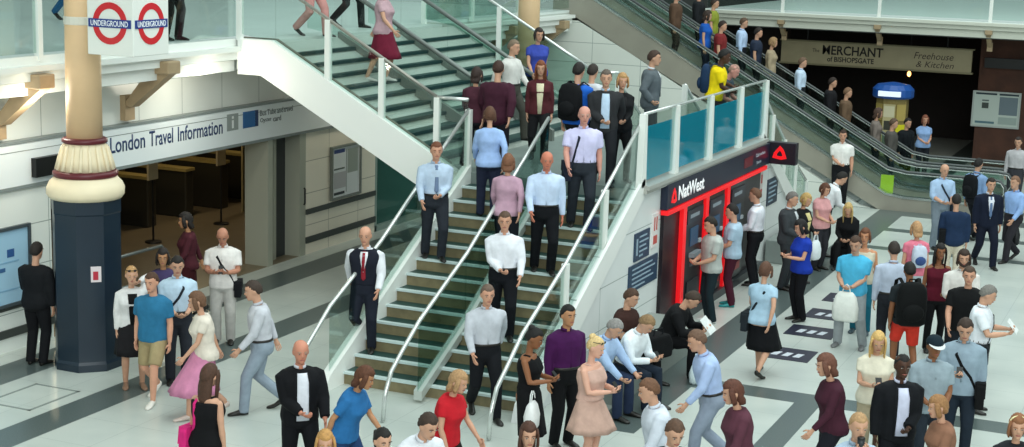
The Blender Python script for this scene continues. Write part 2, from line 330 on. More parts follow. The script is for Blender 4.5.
# ------------------------------------------------ columns
def column(loc, label, zb=0):
    o = thing('cast_iron_column', label, 'column', loc)
    a = PI/8
    MB().lathe((0, 0, 0), [(.50, 0), (.50, .1), (.48, .14), (.48, 2.2), (.49, 2.22), (.49, 2.4)], 8, rot=a).build('plinth', mat('#122433', .3, 0, .1, 2), o)
    MB().lathe((0, 0, 0), [(.49, 2.4), (.53, 2.46), (.535, 2.54), (.50, 2.62), (.44, 2.68), (.43, 2.7)], 24).build('base_moulding', CREAM, o, True)
    MB().lathe((0, 0, 0), [(.42, 2.70), (.445, 2.72), (.445, 2.77), (.41, 2.79)], 24).build('collar', MAROON, o, True)
    fl = MB().lathe((0, 0, 0), [(.38, 2.79), (.34, 2.95), (.30, 3.1), (.28, 3.16)], 24)
    for j in range(18):
        th = 2*PI*j/18; c, s_ = math.cos(th), math.sin(th)
        fl.tube([(.39*c, .39*s_, 2.80), (.35*c, .35*s_, 2.95), (.31*c, .31*s_, 3.1), (.275*c, .275*s_, 3.15)], [.028, .026, .02, .012], 6)
    fl.build('fluted_base', CREAM, o, True)
    MB().lathe((0, 0, 0), [(.28, 3.16), (.31, 3.18), (.31, 3.22), (.28, 3.24)], 24).build('collar', MAROON, o, True)
    MB().lathe((0, 0, 0), [(.245, 3.24), (.24, 4.6), (.235, 6.5), (.225, 9.5)], 24).build('shaft', SHAFT, o, True)
    return o
column((-14.12, 17.17, 0), 'tall cream column on a dark navy octagonal base at left')
column((-13.9, 31.9, 0), 'tall cream column rising behind the stair landing')
# small notice on the plinth
def on_face(ang, z, u0, u1, v0, v1, th, col, name):
    n = Vector((math.cos(ang), math.sin(ang), 0)); u = Vector((-n.y, n.x, 0)); c = Vector((-14.12, 17.17, 0))+n*(.48*math.cos(PI/8))
    mb = MB(); q = []
    for t in (0, th):
        for a, b in ((u0, v0), (u1, v0), (u1, v1), (u0, v1)): q.append(c+n*t+u*a+Vector((0, 0, z+b)))
    mb.add(q, [(3,2,1,0),(4,5,6,7),(0,1,5,4),(1,2,6,5),(2,3,7,6),(3,0,4,7)])
    return mb.build(name, mat(col, .6))
st = on_face(-PI/4, 1.28, .0, .14, 0, .22, .004, '#d8cdd0', 'sticker'); tag(st, 'small pale notice stuck on the navy column base', 'sticker')
s2 = on_face(-PI/4, 1.31, .03, .10, 0, .12, .006, '#b02438', 'printed_block'); s2.parent = st
# underground sign box
o = thing('roundel_sign', 'white box sign with two red ring and blue bar roundels fixed to the cream column', 'sign', (-13.2, 17.0, 4.45))
MB().box((-.37, -.4, 0), (.37, .36, .95)).build('sign_box', mat('#dfe2dc', .4), o, bevel=.01)
for fc in ('Y', 'X'):
    mb = MB(); bar = MB()
    if fc == 'Y':
        annulus(mb, (0, -.4, .42), .19, .275, EX, EZ, .008); bar.box((-.34, -.414, .365), (.34, -.4, .475)); L = (-13.2, 17.0-.414, 4.87); ax = EX
    else:
        annulus(mb, (.37, -.02, .42), .19, .275, EY, EZ, .008); bar.box((.37, -.36, .365), (.384, .32, .475)); L = (-13.2+.384, 16.98, 4.87); ax = EY
    mb.build('roundel_ring', mat('#c41c26', .45), o); bar.build('roundel_bar', mat('#17337e', .45), o)
    text('UNDERGROUND', 'lettering', .6, .075, L, ax, EZ, mat('#eef2f4', .5), o)
c = Vector((-14.12+13.2, 17.17-17.0, 0))
MB().lathe((c.x, c.y, .34), [(.245, 0), (.25, .01), (.25, .1), (.245, .11)], 24).build('mounting_band', mat('#d5d3c8', .5), o)
# ------------------------------------------------ gallery brackets, balustrades
def bracket(loc, label, ax='X', group='stone coloured brackets', sc=1):
    o = thing('bracket', label, 'bracket', loc, 0 if ax == 'X' else -PI/2, group); o.scale = (sc,)*3
    MB().box((-.45, -.16, -.22), (.16, .16, -.02)).build('bracket_block', TAN, o, bevel=.02)
    MB().prism([(-.75, -.75), (-.6, -.78), (.12, -.22), (-.3, -.22)], 1, -.1, .1).build('bracket_strut', TAN, o)
    MB().box((-.8, -.12, -1.0), (-.7, .12, -.6)).build('bracket_foot', TAN, o)
    return o
bracket((-14.8, 17.05, 4.1), 'tan bracket under the left gallery edge, left of the cream column')
bracket((-14.8, 19.95, 4.1), 'tan bracket under the left gallery edge, right of the cream column')
for i, y in enumerate((30, 33, 36)):
    bracket((-14.8, y, 4.1), ['tan bracket under the gallery behind the stairs, nearest the upper flight', 'tan bracket under the gallery behind the stairs, left of the second column', 'tan bracket under the gallery at the escalator top'][i])
for i, x in enumerate((-11.2, -8.5, -5.55, -2.6)):
    bracket((x, BY-.05, 4.0), ['openwork bracket under the far gallery, left of the restaurant lettering', 'openwork bracket under the far gallery, above the middle of the restaurant sign', 'openwork bracket under the far gallery, above the timetable board', 'openwork bracket under the far gallery, right of the timetable board'][i], 'Y', 'far gallery brackets', .6)
def seg_panel(mb, a, b, h0, h1, th=.012):
    """upright glass sheet between two plan points whose base follows a.z to b.z"""
    a, b = Vector(a), Vector(b); d = Vector((b.x-a.x, b.y-a.y, 0)).normalized(); n = Vector((-d.y, d.x, 0))*th/2
    q = [a-n+Vector((0,0,h0)), b-n+Vector((0,0,h0)), b-n+Vector((0,0,h1)), a-n+Vector((0,0,h1))]
    q += [p+2*n for p in q]
    mb.add(q, [(3,2,1,0)[::-1],(4,5,6,7)[::-1],(0,1,5,4)[::-1],(1,2,6,5)[::-1],(2,3,7,6)[::-1],(3,0,4,7)[::-1]]); return mb
def balustrade(label, pts, h=1.1, h0=.06, gm=None, post_at=(), post_m=None, fin=False, base=None, curl=None, rail_r=.03, group=None, post_h=None, rail_m=None, panels=True):
    """glass balustrade along pts (base line), with handrail; post_at: indices of pts with a post"""
    c = Vector(pts[0]); o = thing('glass_balustrade', label, 'balustrade', c, 0, group)
    L = [Vector(p)-c for p in pts]
    for i in range(len(L)-1) if panels else ():
        seg_panel(MB(), L[i], L[i+1], h0, h-.03).build('glass_panel', gm or GLASS, o)
    for i in post_at:
        p = L[i]; H = post_h or h
        if fin:
            MB().prism([(p.y-.1, p.z-.02), (p.y+.1, p.z-.02), (p.y+.045, p.z+H), (p.y-.045, p.z+H)], 0, p.x-.05, p.x+.05).build('post', post_m or WHITE, o)
        else:
            MB().box((p.x-.045, p.y-.045, p.z-.05), (p.x+.045, p.y+.045, p.z+H)).build('post', post_m or WHITE, o)
    rp = [p+Vector((0, 0, h)) for p in L]
    if curl: rp = rp+[Vector(q)-c for q in curl]
    MB().tube(rp, rail_r, 10).build('handrail', rail_m or RAIL, o, True)
    if base:
        for i in range(len(L)-1):
            a, b = L[i], L[i+1]; mb = MB(); d = Vector((b.x-a.x, b.y-a.y, 0)).normalized(); n = Vector((-d.y, d.x, 0))*base
            q = []
            for p in (a, b):
                q += [p-n+Vector((0,0,-.06)), p+n+Vector((0,0,-.06)), p+n+Vector((0,0,.07)), p-n+Vector((0,0,.07))]
            mb.add(q, [(0,1,2,3),(7,6,5,4)]+[(k, k+4, (k+1) % 4+4, (k+1) % 4) for k in range(4)]).build('base_channel', mat('#c3c9c4', .3, .3), o)
    return o
gp = [(-14.87, y, UF) for y in (8, 11.2, 14.2, 17.15, 20.0, 21.95)]
balustrade('glass balustrade with white posts along the left gallery edge above the travel sign', gp, post_at=(0, 1, 2, 3, 4), h=1.15)
balustrade('glass balustrade of the gallery behind the upper stairs', [(-14.87, y, UF) for y in (28.8, 31, 33.5, 36.6)], post_at=(1, 2), h=1.15)
balustrade('glass balustrade along the far gallery edge over the restaurant', [(x, BY+.05, 4.2) for x in (-13.4, -11.2, -8.5, -5.55, -2.6, 1, 5)], post_at=(1, 2, 3, 4, 5), h=1.15)
# ------------------------------------------------ staircase
RISE = LZ/14; GO = .30
TREAD = mat('#1f4340', .45, 0, .15, 20); NOSE = mat('#c6d6d5', .35); RISER = mat('#83785a', .5, 0, .25, 6); RISER_U = mat('#d3d9d0', .5, 0, .1, 6)
def flight(label, origin, direction, n, rise, width, z0, riser_m, lip=.02, tt=.03, nm=None):
    """n risers; direction: unit plan vector going UP; origin: plan point of first riser at the right-hand side seen going up... width to its left"""
    d = Vector((direction[0], direction[1], 0)); l = Vector((-d.y, d.x, 0)); o = thing('staircase', label, 'stairs', (origin[0], origin[1], z0))
    def slab(mb, u0, u1, z0_, z1_, a=0, b=None, mi=0):
        b = width if b is None else b
        q = [d*u0+l*a, d*u1+l*a, d*u1+l*b, d*u0+l*b]
        return mb.add([(p.x, p.y, z0_) for p in q]+[(p.x, p.y, z1_) for p in q], [(3,2,1,0),(4,5,6,7),(0,1,5,4),(1,2,6,5),(2,3,7,6),(3,0,4,7)], mi)
    for k in range(n-1):
        u = k*GO; zt = (k+1)*rise
        st_ = MB(); slab(st_, u, u+GO+.03, max(0, zt-rise-.08), zt-tt, mi=0); slab(st_, u-lip, u+GO+.001, zt-tt, zt, mi=1)
        s_ = st_.build('step', [riser_m, TREAD], o)
        nb_ = MB(); slab(nb_, u-lip-.006, u+.05, zt-tt+.002, zt+.004); nb_.build('nosing', nm or NOSE, s_)
    return o, slab
def stringer(o, poly, axis, a, b, m_, name='stringer', loc=(0, 0, 0)):
    pl = [(p[0]-loc[[1, 0, 0][axis]], p[1]-loc[[2, 2, 1][axis]]) for p in poly]
    return MB().prism(pl, axis, a-loc[axis], b-loc[axis]).build(name, m_, o)
XL, XR, XC = -10.5, -7.79, -9.2
# front flight (towards the camera)
o1, _ = flight('front flight of stairs coming down from the landing to the concourse', (XR, 22-13*GO), (0, 1), 14, RISE, XR-XL, 0, RISER)
yb = 22-13*GO
def pitch(y): return (y-yb)/GO*RISE
poly = [(yb-.55, 0), (yb-.35, .22), (22.0, LZ+.12), (22.0, LZ-.5), (yb+.6, 0)]
stringer(o1, poly, 0, XL-.14, XL, mat('#eceeea', .4), loc=o1.location)
# back flight (mirrored, going away)
o2, _ = flight('back flight of stairs leading down behind the landing', (XL, 28.7+13*GO), (0, -1), 14, RISE, XR-XL, 0, RISER)
stringer(o2, [(28.7+13*GO+.5, 0), (28.7+13*GO+.3, .2), (28.7, LZ+.1), (28.7, LZ-.5), (28.7+13*GO-.6, 0)], 0, XL-.14, XL, WHITE, loc=o2.location)
# upper flight (up to the left gallery)
RU = (UF-LZ)/11; XU = -11.1
o3, _ = flight('wide upper flight of stairs rising from the landing to the left gallery', (XU, 28.65), (-1, 0), 11, RU, 6.6, LZ, RISER_U, tt=.055, nm=mat('#16383a', .45))
o3.location = (XU, 28.65, LZ)
for ch in o3.children: pass
xt = XU-10*GO
poly = [(-14.8, UF+.03), (xt-.05, UF+.03), (XU+.55, LZ-.08), (XU+.55, LZ-.72), (xt-.25, UF-.56), (-14.8, UF-.56)]
stringer(o3, poly, 1, 21.9, 22.05, mat('#eceeea', .4), loc=o3.location)
stringer(o3, [(-14.8, UF+.05), (xt-.05, UF+.05), (XU+.2, LZ+.12), (XU+.2, LZ-.02), (xt-.05, UF-.1), (-14.8, UF-.1)], 1, 22.05, 22.12, mat('#6b6559', .5), 'skirting', loc=o3.location)
stringer(o3, poly, 1, 28.65, 28.8, mat('#bcc3bd', .4), loc=o3.location)
for yy in (24.1, 26.3): stringer(o3, [(xt-.05, UF+.08), (XU+.2, LZ+.2), (XU+.2, LZ-.02), (xt-.05, UF-.1)], 1, yy-.05, yy+.05, mat('#6d746e', .5), 'curb', loc=o3.location)
stringer(o3, [(-14.94, UF), (xt-.3, UF), (xt-.3, UF-.5), (-14.94, UF-.5)], 1, 22.05, 28.65, mat('#cfd6d2', .4), 'top_landing', loc=o3.location)
stringer(o3, [(xt-.05, UF-.02), (XU, LZ), (XU, LZ-.3), (xt-.3, UF-.45)], 1, 22.05, 28.65, mat('#a7aea8', .6), 'soffit', loc=o3.location)
# landing
struct('floor_landing', MB().box((XU, 22, LZ-.3), (AX-.05, 28.7, LZ)), mat('#7f8a86', .4, 0, .1, 4), 'floor of the stair landing')
# cash machine wall
WALLR = tile('#e8eceb', '#9aa5a2', 3.0, .62, ('Y', 'Z'), off=(.2, .03))
poly = [(yb-.45, 0), (yb-.35, .22), (22.0, LZ+.12), (22, LZ+.05), (28.7, LZ+.05), (28.7, LZ+.12), (28.7+13*GO+.3, .2), (28.7+13*GO+.4, 0)]
struct('wall_landing', MB().prism(poly, 0, AX-.12, AX), WALLR, 'white panelled side wall of the staircase with the cash machines')
tr = MB().prism([(yb-.5, 0), (yb-.38, .26), (21.95, LZ+.16), (22.02, LZ+.16), (22.0, LZ-.12), (yb+.05, 0)], 0, AX, AX+.05)
tr.prism([(28.7, LZ+.16), (28.7+13*GO+.35, .24), (28.7+13*GO+.4, 0), (28.7+13*GO-.05, 0), (28.7, LZ-.1)], 0, AX, AX+.05)
struct('trim_4', tr, mat('#eceeea', .35), 'white sloping stringer edge of the stair side wall')
struct('trim_5', MB().box((AX-.14, 21.95, LZ+.0), (AX+.14, 28.75, LZ+.06)).box((AX, 21.95, LZ-.06), (AX+.1, 28.75, LZ)), mat('#a9aaa4', .4), 'grey ledge of the landing above the cash machines')
# balustrades of the stairs
def slope_pts(x, y0, y1, n, zf): return [(x, y0+(y1-y0)*i/n, zf(y0+(y1-y0)*i/n)) for i in range(n+1)]
fz = lambda y: max(.1, pitch(y)+.12)
curl = lambda x: [(x, yb-.75, .83), (x, yb-1.05, .62), (x, yb-1.2, .36), (x, yb-1.25, .02)]
balustrade('left glass balustrade of the front stairs with sloping steel handrail', slope_pts(XL-.06, 22, yb-.3, 3, fz), post_at=(0, 1), h=1.05, gm=GLASS, base=.05, curl=curl(XL-.06))
balustrade('middle glass balustrade dividing the front stairs', slope_pts(XC, 22, yb-.3, 3, fz), post_at=(), h=1.02, base=.06, curl=curl(XC), gm=GLASS_G)
balustrade('right glass balustrade of the front stairs above the white side wall', slope_pts(AX-.06, 22, yb-.3, 3, fz), post_at=(1, 2), h=1.05, base=.05, curl=curl(AX-.06))
bz = lambda y: max(.1, (28.7+13*GO-y)/GO*RISE+.12)
balustrade('right glass balustrade of the back stairs behind the landing', slope_pts(AX-.06, 28.7, 28.7+13*GO+.2, 4, bz), post_at=(1, 2, 3, 4), h=1.05)
balustrade('middle glass balustrade of the back stairs', slope_pts(XC, 28.7, 28.7+13*GO+.2, 3, bz), post_at=(0,), h=1.02)
balustrade('left glass balustrade of the back stairs', slope_pts(XL-.06, 28.7, 28.7+13*GO+.2, 3, bz), post_at=(0,), h=1.02)
uz = lambda x: LZ+max(0, (XU-x)/GO*RU)+.1
def uslope(y): return [(xt-.7, y, UF+.05)]+[(xt+(XU-xt)*i/3, y, uz(xt+(XU-xt)*i/3)) for i in range(4)]
balustrade('near glass balustrade of the upper stairs with white posts', uslope(21.97)+[(XU+.0, 21.97, LZ+.1)][:0], post_at=(0, 2, 3), h=1.05, rail_r=.028, gm=GLASS, rail_m=mat('#8d8c84', .35, .5))
balustrade('handrail balustrade dividing the upper stairs, nearer one', uslope(24.1), h=.95, gm=GLASS, rail_r=.04, rail_m=mat('#6e7672', .4, .4))
balustrade('handrail balustrade dividing the upper stairs, farther one', uslope(26.3), h=.95, gm=GLASS, rail_r=.04, rail_m=mat('#6e7672', .4, .4))
balustrade('far glass balustrade of the upper stairs', uslope(28.6), h=1.05, gm=GLASS_G, post_at=(0, 2))
balustrade('short glass balustrade closing the landing corner at the top of the front stairs', [(XU, 21.97, LZ+.05), (XL-.06, 21.97, LZ+.05)], post_at=(0,), h=1.1)
balustrade('short glass balustrade closing the landing corner at the top of the back stairs', [(XU, 28.7, LZ+.05), (XL-.06, 28.72, LZ+.05)], post_at=(0,), h=1.05)
TEAL = glass('#3fa9bb', .02, .9, '#12b4dc')
lb = balustrade('teal tinted glass balustrade with white fins along the landing above the cash machines', [(AX, y, LZ+.06) for y in (21.95, 23.5, 25.33, 27.15, 28.85)], post_at=(0, 1, 2, 3, 4), h=1.08, fin=True, gm=GLASS, rail_r=.022)
for y0, y1 in ((21.95, 23.5), (23.5, 25.33), (25.33, 27.15), (27.15, 28.85)):
    MB().box((-.05, y0+.08-21.95, .04), (-.035, y1-.08-21.95, .86)).build('tinted_panel', TEAL, lb)
# ------------------------------------------------ cash machines
o = thing('cash_machine_bank', 'dark bank cash machine front with red frames in the white side wall', 'cash machines', (AX, 23, 0))
Q = lambda x, y, z: (x-AX, y-23, z)
DKBLUE = mat('#141c33', .35); REDF = mat('#f01820', .35, 0, 0, 8, 0, .35)
MB().box(Q(AX, 22.9, 2.0), Q(AX+.12, 28.95, 2.4)).build('header_sign', DKBLUE, o, bevel=.01)
MB().box(Q(AX+.02, 22.9, 1.92), Q(AX+.14, 28.75, 1.99)).build('red_strip', REDF, o)
MB().box(Q(AX, 22.95, 0), Q(AX+.06, 28.6, 1.95)).build('back_panel', mat('#170d16', .35), o)
MB().box(Q(AX, 22.9, 0), Q(AX+.16, 28.75, .14)).build('plinth', mat('#2c3236', .4), o)
for y in (23.82, 25.03, 26.28): MB().box(Q(AX+.05, y-.085, .14), Q(AX+.13, y+.085, 1.93)).build('red_frame', REDF, o)
for y in (24.42, 25.65, 26.95):
    s_ = MB().box(Q(AX+.06, y-.46, .16), Q(AX+.1, y+.46, 1.9)).build('machine', mat('#12161b', .3), o)
    f = lambda x0, y0, z0, x1, y1, z1, c, nm, e=0: MB().box(Q(AX+x0, y+y0, z0), Q(AX+x1, y+y1, z1)).build(nm, mat(c, .35, 0, 0, 8, 0, e), s_)
    f(.1, -.2, 1.2, .115, .2, 1.5, '#2b4a66', 'screen', .2)
    f(.1, -.22, 1.02, .19, .22, 1.09, '#8a9399', 'keypad_shelf'); f(.1, .24, 1.2, .13, .36, 1.26, '#b9c2c6', 'card_slot'); f(.1, -.18, .86, .13, .18, .91, '#5c656b', 'cash_slot')
    f(.1, -.42, 1.6, .12, .42, 1.82, '#1c2632', 'machine_sign'); f(.12, -.28, 1.68, .124, .2, 1.74, '#8b98a2', 'printed_block')
    f(.1, -.3, .3, .12, .3, .62, '#a3121c' if y > 25 else '#1a2027', 'lower_panel')
text('NatWest', 'lettering', 1.35, .23, (AX+.12, 24.12, 2.2), EY, EZ, mat('#f0f2f4', .4, 0, 0, 8, 0, .3), o, bold=.02)
def chevrons(mb, c, s, N):
    """three red arrow blocks around a centre, in the Y-Z plane"""
    for k in range(3):
        a = PI/2+k*2*PI/3
        def R(u, v): return (c[1]+s*(u*math.cos(a)-v*math.sin(a)), c[2]+s*(u*math.sin(a)+v*math.cos(a)))
        mb.prism([R(1.0, 0), R(.25, .62), R(.0, .35), R(.42, 0), R(.15, -.28), R(.5, -.5)], 0, c[0], c[0]+N)
m_ = MB(); chevrons(m_, Q(AX+.12, 23.22, 2.17), .15, .008); m_.build('bank_emblem', REDF, o)
MB().box(Q(AX+.12, 27.2, 2.12), Q(AX+.126, 27.75, 2.3)).build('printed_block', mat('#6b1524', .4), o)
text('Cash', 'lettering', .22, .07, (AX+.12, 28.08, 2.27), EY, EZ, mat('#aeb6c0', .4), o)
text('machines', 'lettering', .38, .06, (AX+.12, 28.42, 2.27), EY, EZ, mat('#aeb6c0', .4), o)
text('here', 'lettering', .3, .06, (AX+.12, 28.2, 2.13), EY, EZ, mat('#aeb6c0', .4), o)
# projecting bank sign
b = MB().box((AX+.0, 28.96, 2.0), (AX+.62, 29.16, 2.42)).build('projecting_sign', mat('#1b1420', .35), bevel=.01); tag(b, 'projecting black sign with a red arrow emblem at the end of the bank header', 'sign')
m_ = MB()
for k in range(3):
    a = PI/2+k*2*PI/3; c0 = (AX+.31, 2.2); s = .16
    R = lambda u, v: (c0[0]+s*(u*math.cos(a)-v*math.sin(a)), c0[1]+s*(u*math.sin(a)+v*math.cos(a)))
    m_.prism([R(1.0, 0), R(.25, .62), R(.0, .35), R(.42, 0), R(.15, -.28), R(.5, -.5)], 1, 28.95, 28.96)
m_.build('bank_emblem', REDF, b)
# wall notices
def notice(label, y0, y1, z0, z1, bg, lines, lc):
    n = MB().box((AX, y0, z0), (AX+.02, y1, z1)).build('notice', mat(bg, .4)); tag(n, label, 'notice', )
    for (u0, v0, u1, v1) in lines:
        MB().box((AX+.02, y0+(y1-y0)*u0, z0+(z1-z0)*v0), (AX+.023, y0+(y1-y0)*u1, z0+(z1-z0)*v1)).build('printed_line', mat(lc, .5), n)
L1 = [(.1,.8,.8,.86),(.1,.62,.9,.68),(.1,.45,.75,.51),(.1,.28,.85,.34),(.1,.12,.55,.18)]
notice('small navy notice on the white wall, above the larger one', 21.75, 22.42, 1.37, 1.8, '#1e3a55', [(.1,.2,.2,.8)]+[(.3,)+q[1:] for q in L1], '#93aabb')
notice('larger navy notice low on the white wall beside the cash machines', 21.55, 22.85, .92, 1.33, '#1e3a55', L1, '#93aabb')
notice('small white and red warning notice at the left end of the bank header', 22.55, 22.8, 1.45, 1.98, '#e3dddb', [(.15,.1,.85,.35),(.2,.5,.4,.9),(.6,.5,.8,.9)], '#c25148')
notice('navy notice on the white wall right of the cash machines', 29.35, 30.1, 1.1, 1.62, '#1e2f45', L1, '#93aabb')
notice('small red and white notice under the right end of the bank header', 28.78, 28.93, 1.35, 1.9, '#cfc6c2', [(.15,.1,.85,.3),(.2,.5,.8,.8)], '#b03a38')
# plinth ledge where people sit
struct('trim_6', MB().box((AX, 19.0, 0), (AX+.85, 22.6, .42)), mat('#8e9691', .5), 'low ledge along the white side wall')
tag(MB().box((AX+.05, 29.3, .0), (AX+.42, 33.0, .46)).build('bench', mat('#8f9794', .4, .3), bevel=.02), 'grey metal ledge seat along the wall right of the cash machines', 'bench')
hx = MB().box((-14.1, 15.05, 0), (-13.35, 15.09, .004)).box((-14.1, 16.0, 0), (-13.35, 16.04, .004)).box((-13.39, 15.05, 0), (-13.35, 16.04, .004)).box((-14.1, 15.05, 0), (-14.06, 16.04, .004))
tag(hx.build('access_cover_frame', mat('#7f8884', .5)), 'thin metal outline of an access cover in the floor at lower left', 'floor hatch')
# floor mats
for i, (y0, y1) in enumerate(((22.45, 23.15), (24.0, 24.7), (25.3, 26.0), (26.65, 27.35))):
    n = MB().box((-5.85, y0, 0), (-5.08, y1, .008)).build('floor_sign', mat('#1d1f33', .45)); tag(n, ['dark floor sticker nearest the camera', 'dark floor sticker under the woman in blue, second nearest', 'dark floor sticker third from the camera', 'dark floor sticker farthest from the camera'][i], 'floor sticker', 'queue stickers on the floor')
    for j in range(3):
        MB().prism([(-5.7+j*.17, y0+.2), (-5.6+j*.17, y0+.2), (-5.56+j*.17, y0+.42), (-5.66+j*.17, y0+.42)], 2, .008, .011).build('printed_block', mat('#c5cbd4', .5), n)
# ------------------------------------------------ escalators
def esc_z(x): return max(0, .577*(-6.8-x))
def escalator(label, y0, y1):
    o = thing('escalator', label, 'escalator', (-4.6, y0, 0))
    T = lambda pl: [(x+4.6, z) for x, z in pl]
    xs = [-14.6, -6.8, -6.2, -4.3]
    low = [(-15.4, UF-.25), (-14.7, UF-.25), (-6.9, -.0), (-4.3, 0)]
    for n, (a, b) in enumerate(((y0, y0+.16), (y1-.16, y1))):
        deck = [(-15.4, UF+.33), (-14.4, UF+.33), (-6.75, .36), (-6.3, .3), (-4.25, .3)]
        MB().prism(T(low+deck[::-1]), 1, a-y0, b-y0).build('truss_panel', mat('#a09c90', .45, .25, .08, 2), o)
        MB().prism(T(deck+[(x, z+.05) for x, z in deck[::-1]]), 1, a-y0-.02, b-y0+.02).build('deck_trim', mat('#b9c0bd', .25, .8), o)
        rl = [(-15.2, UF+.98), (-14.5, UF+.98), (-6.75, 1.0), (-6.3, .93), (-4.4, .93)]
        c = (a+b)/2-y0
        MB().prism(T([(x, z+.05) for x, z in deck]+[(x, z-.03) for x, z in rl[::-1]]), 1, c-.008, c+.008).build('glass_panel', GLASS, o)
        MB().tube([(x+4.6, c, z) for x, z in rl]+[(.42, c, .9), (.55, c, .75), (.56, c, .6), (.45, c, .42), (.3, c, .38)], [(.045, .03)]*10, 8, side=(0, 1, 0)).build('handrail', mat('#4a4f50', .4), o, True)
        MB().tube([(x+4.6, c, z-.05) for x, z in rl]+[(.42, c, .86), (.5, c, .74), (.51, c, .6), (.42, c, .46), (.3, c, .42)], .018, 6).build('rail_profile', STEEL, o, True)
    for k in range(21):
        x = -6.6-.4*k; z = max(.02, min(UF, esc_z(x)))
        if z >= UF-.02: break
        s_ = MB().box((x+4.6-.4, .16, z-.22), (x+4.6, y1-y0-.16, z)).build('step', mat('#9aa3a2', .4, .3), o)
        MB().box((x+4.6-.03, .16, z-.02), (x+4.6+.004, y1-y0-.16, z+.004)).build('nosing', mat('#a8a24a', .5), s_)
    MB().box((-2.0, .16, .0), (.9, y1-y0-.16, .02)).build('floor_plate', mat('#9aa19f', .35, .7), o)
    MB().box((-10.8, .16, UF-.2), (-9.7, y1-y0-.16, UF)).build('floor_plate', mat('#9aa19f', .35, .7), o)
    return o
escalator('nearer escalator with glass sides rising to the left', 36.85, 38.35)
escalator('farther escalator with glass sides rising to the left', 38.75, 40.25)
# green notice behind the escalator glass
g = MB().box((-6.92, 37.06, .36), (-6.62, 37.09, .80)).build('escalator_notice', mat('#d3ee3c', .5)); tag(g, 'bright green notice inside the escalator glass', 'notice')
# ------------------------------------------------ restaurant sign, kiosk
o = thing('restaurant_sign', 'long tan restaurant sign board under the far gallery', 'sign', (-8.7, 45.4, 2.68))
MB().box((-2.95, 0, 0), (2.5, .12, .62)).build('sign_board', mat('#a39879', .6, 0, .08, 3), o); MB().box((-3.0, -.03, -.05), (2.55, .14, 0)).box((-3.0, -.03, .62), (2.55, .14, .66)).build('sign_trim', mat('#7e7659', .5), o)
for q in (-2.2, 1.8): MB().tube([(q, .06, .64), (q, .06, 1.08)], .02, 8).build('hanger', BLACK, o)
BT = mat('#15110e', .6)
text('MERCHANT', 'lettering', 1.75, .27, (-9.55, 45.4, 3.09), EX, EZ, BT, o, bold=.018)
text('of BISHOPSGATE', 'lettering', 1.35, .15, (-9.6, 45.4, 2.83), EX, EZ, BT, o, bold=.02)
text('The', 'lettering', .2, .1, (-10.62, 45.4, 3.06), EX, EZ, BT, o)
text('Freehouse', 'lettering', 1.1, .19, (-7.25, 45.4, 3.08), EX, EZ, mat('#3a2c22', .6), o, shear=.25)
text('& Kitchen', 'lettering', 1.05, .17, (-7.2, 45.4, 2.84), EX, EZ, mat('#3a2c22', .6), o, shear=.25)
b = MB().box((-5.9, 45.8, 2.82), (-4.7, 45.95, 3.1)).build('display_sign', BLACK); tag(b, 'black unlit display sign above the timetable board', 'sign')
o = thing('photo_kiosk', 'tall yellow panelled kiosk with a blue canopy beside the escalator foot', 'kiosk', (-7.9, 43.2, 0))
MB().lathe((0, 0, 0), [(.44, 0), (.44, 2.05)], 8, rot=PI/8).build('kiosk_body', mat('#8c7a45', .5, 0, .2, 5), o)
MB().lathe((0, 0, 2.05), [(.52, 0), (.56, .05), (.56, .24), (.44, .36), (.1, .42)], 16).build('kiosk_canopy', mat('#1b4f9b', .4), o)
MB().box((-.3, -.575, 2.12), (.3, -.5, 2.26)).build('canopy_lettering_strip', mat('#dbe6f2', .5, 0, 0, 8, 0, .5), o)
KY = -.415
MB().box((-.16, KY-.015, .5), (.16, KY, 1.9)).build('front_panel', mat('#b5a97c', .5), o)
for (x0, z0, x1, z1, c) in ((-.14,1.55,.14,1.85,'#c9c2a2'),(-.12,1.2,.12,1.45,'#39382f'),(-.14,.6,.14,1.1,'#5d6a5a')): MB().box((x0, KY-.022, z0), (x1, KY-.01, z1)).build('printed_block', mat(c, .5), o)
for sx in (-1, 1):
    R = Matrix.Rotation(sx*PI/4, 3, 'Z')
    for (z0, z1, c) in ((1.15, 1.35, '#d8cf22'), (1.45, 1.9, '#b09a55'), (.6, 1.05, '#4a5a48')):
        mb = MB().box((-.14, KY-.015, z0), (.14, KY, z1)); mb.v = [tuple(R @ Vector(v)) for v in mb.v]; mb.build('side_panel', mat(c, .5), o)
l = thing('pendant_lamp', 'small glowing amber lamp hanging above the kiosk', 'lamp', (-7.95, 45.7, 2.45))
MB().ball((0, 0, .07), (.055, .055, .08)).build('bulb', mat('#ffb060', .5, 0, 0, 8, 0, 4), l, True); MB().tube([(0, 0, .17), (0, 0, 1.3)], .012, 6).build('cord', BLACK, l)
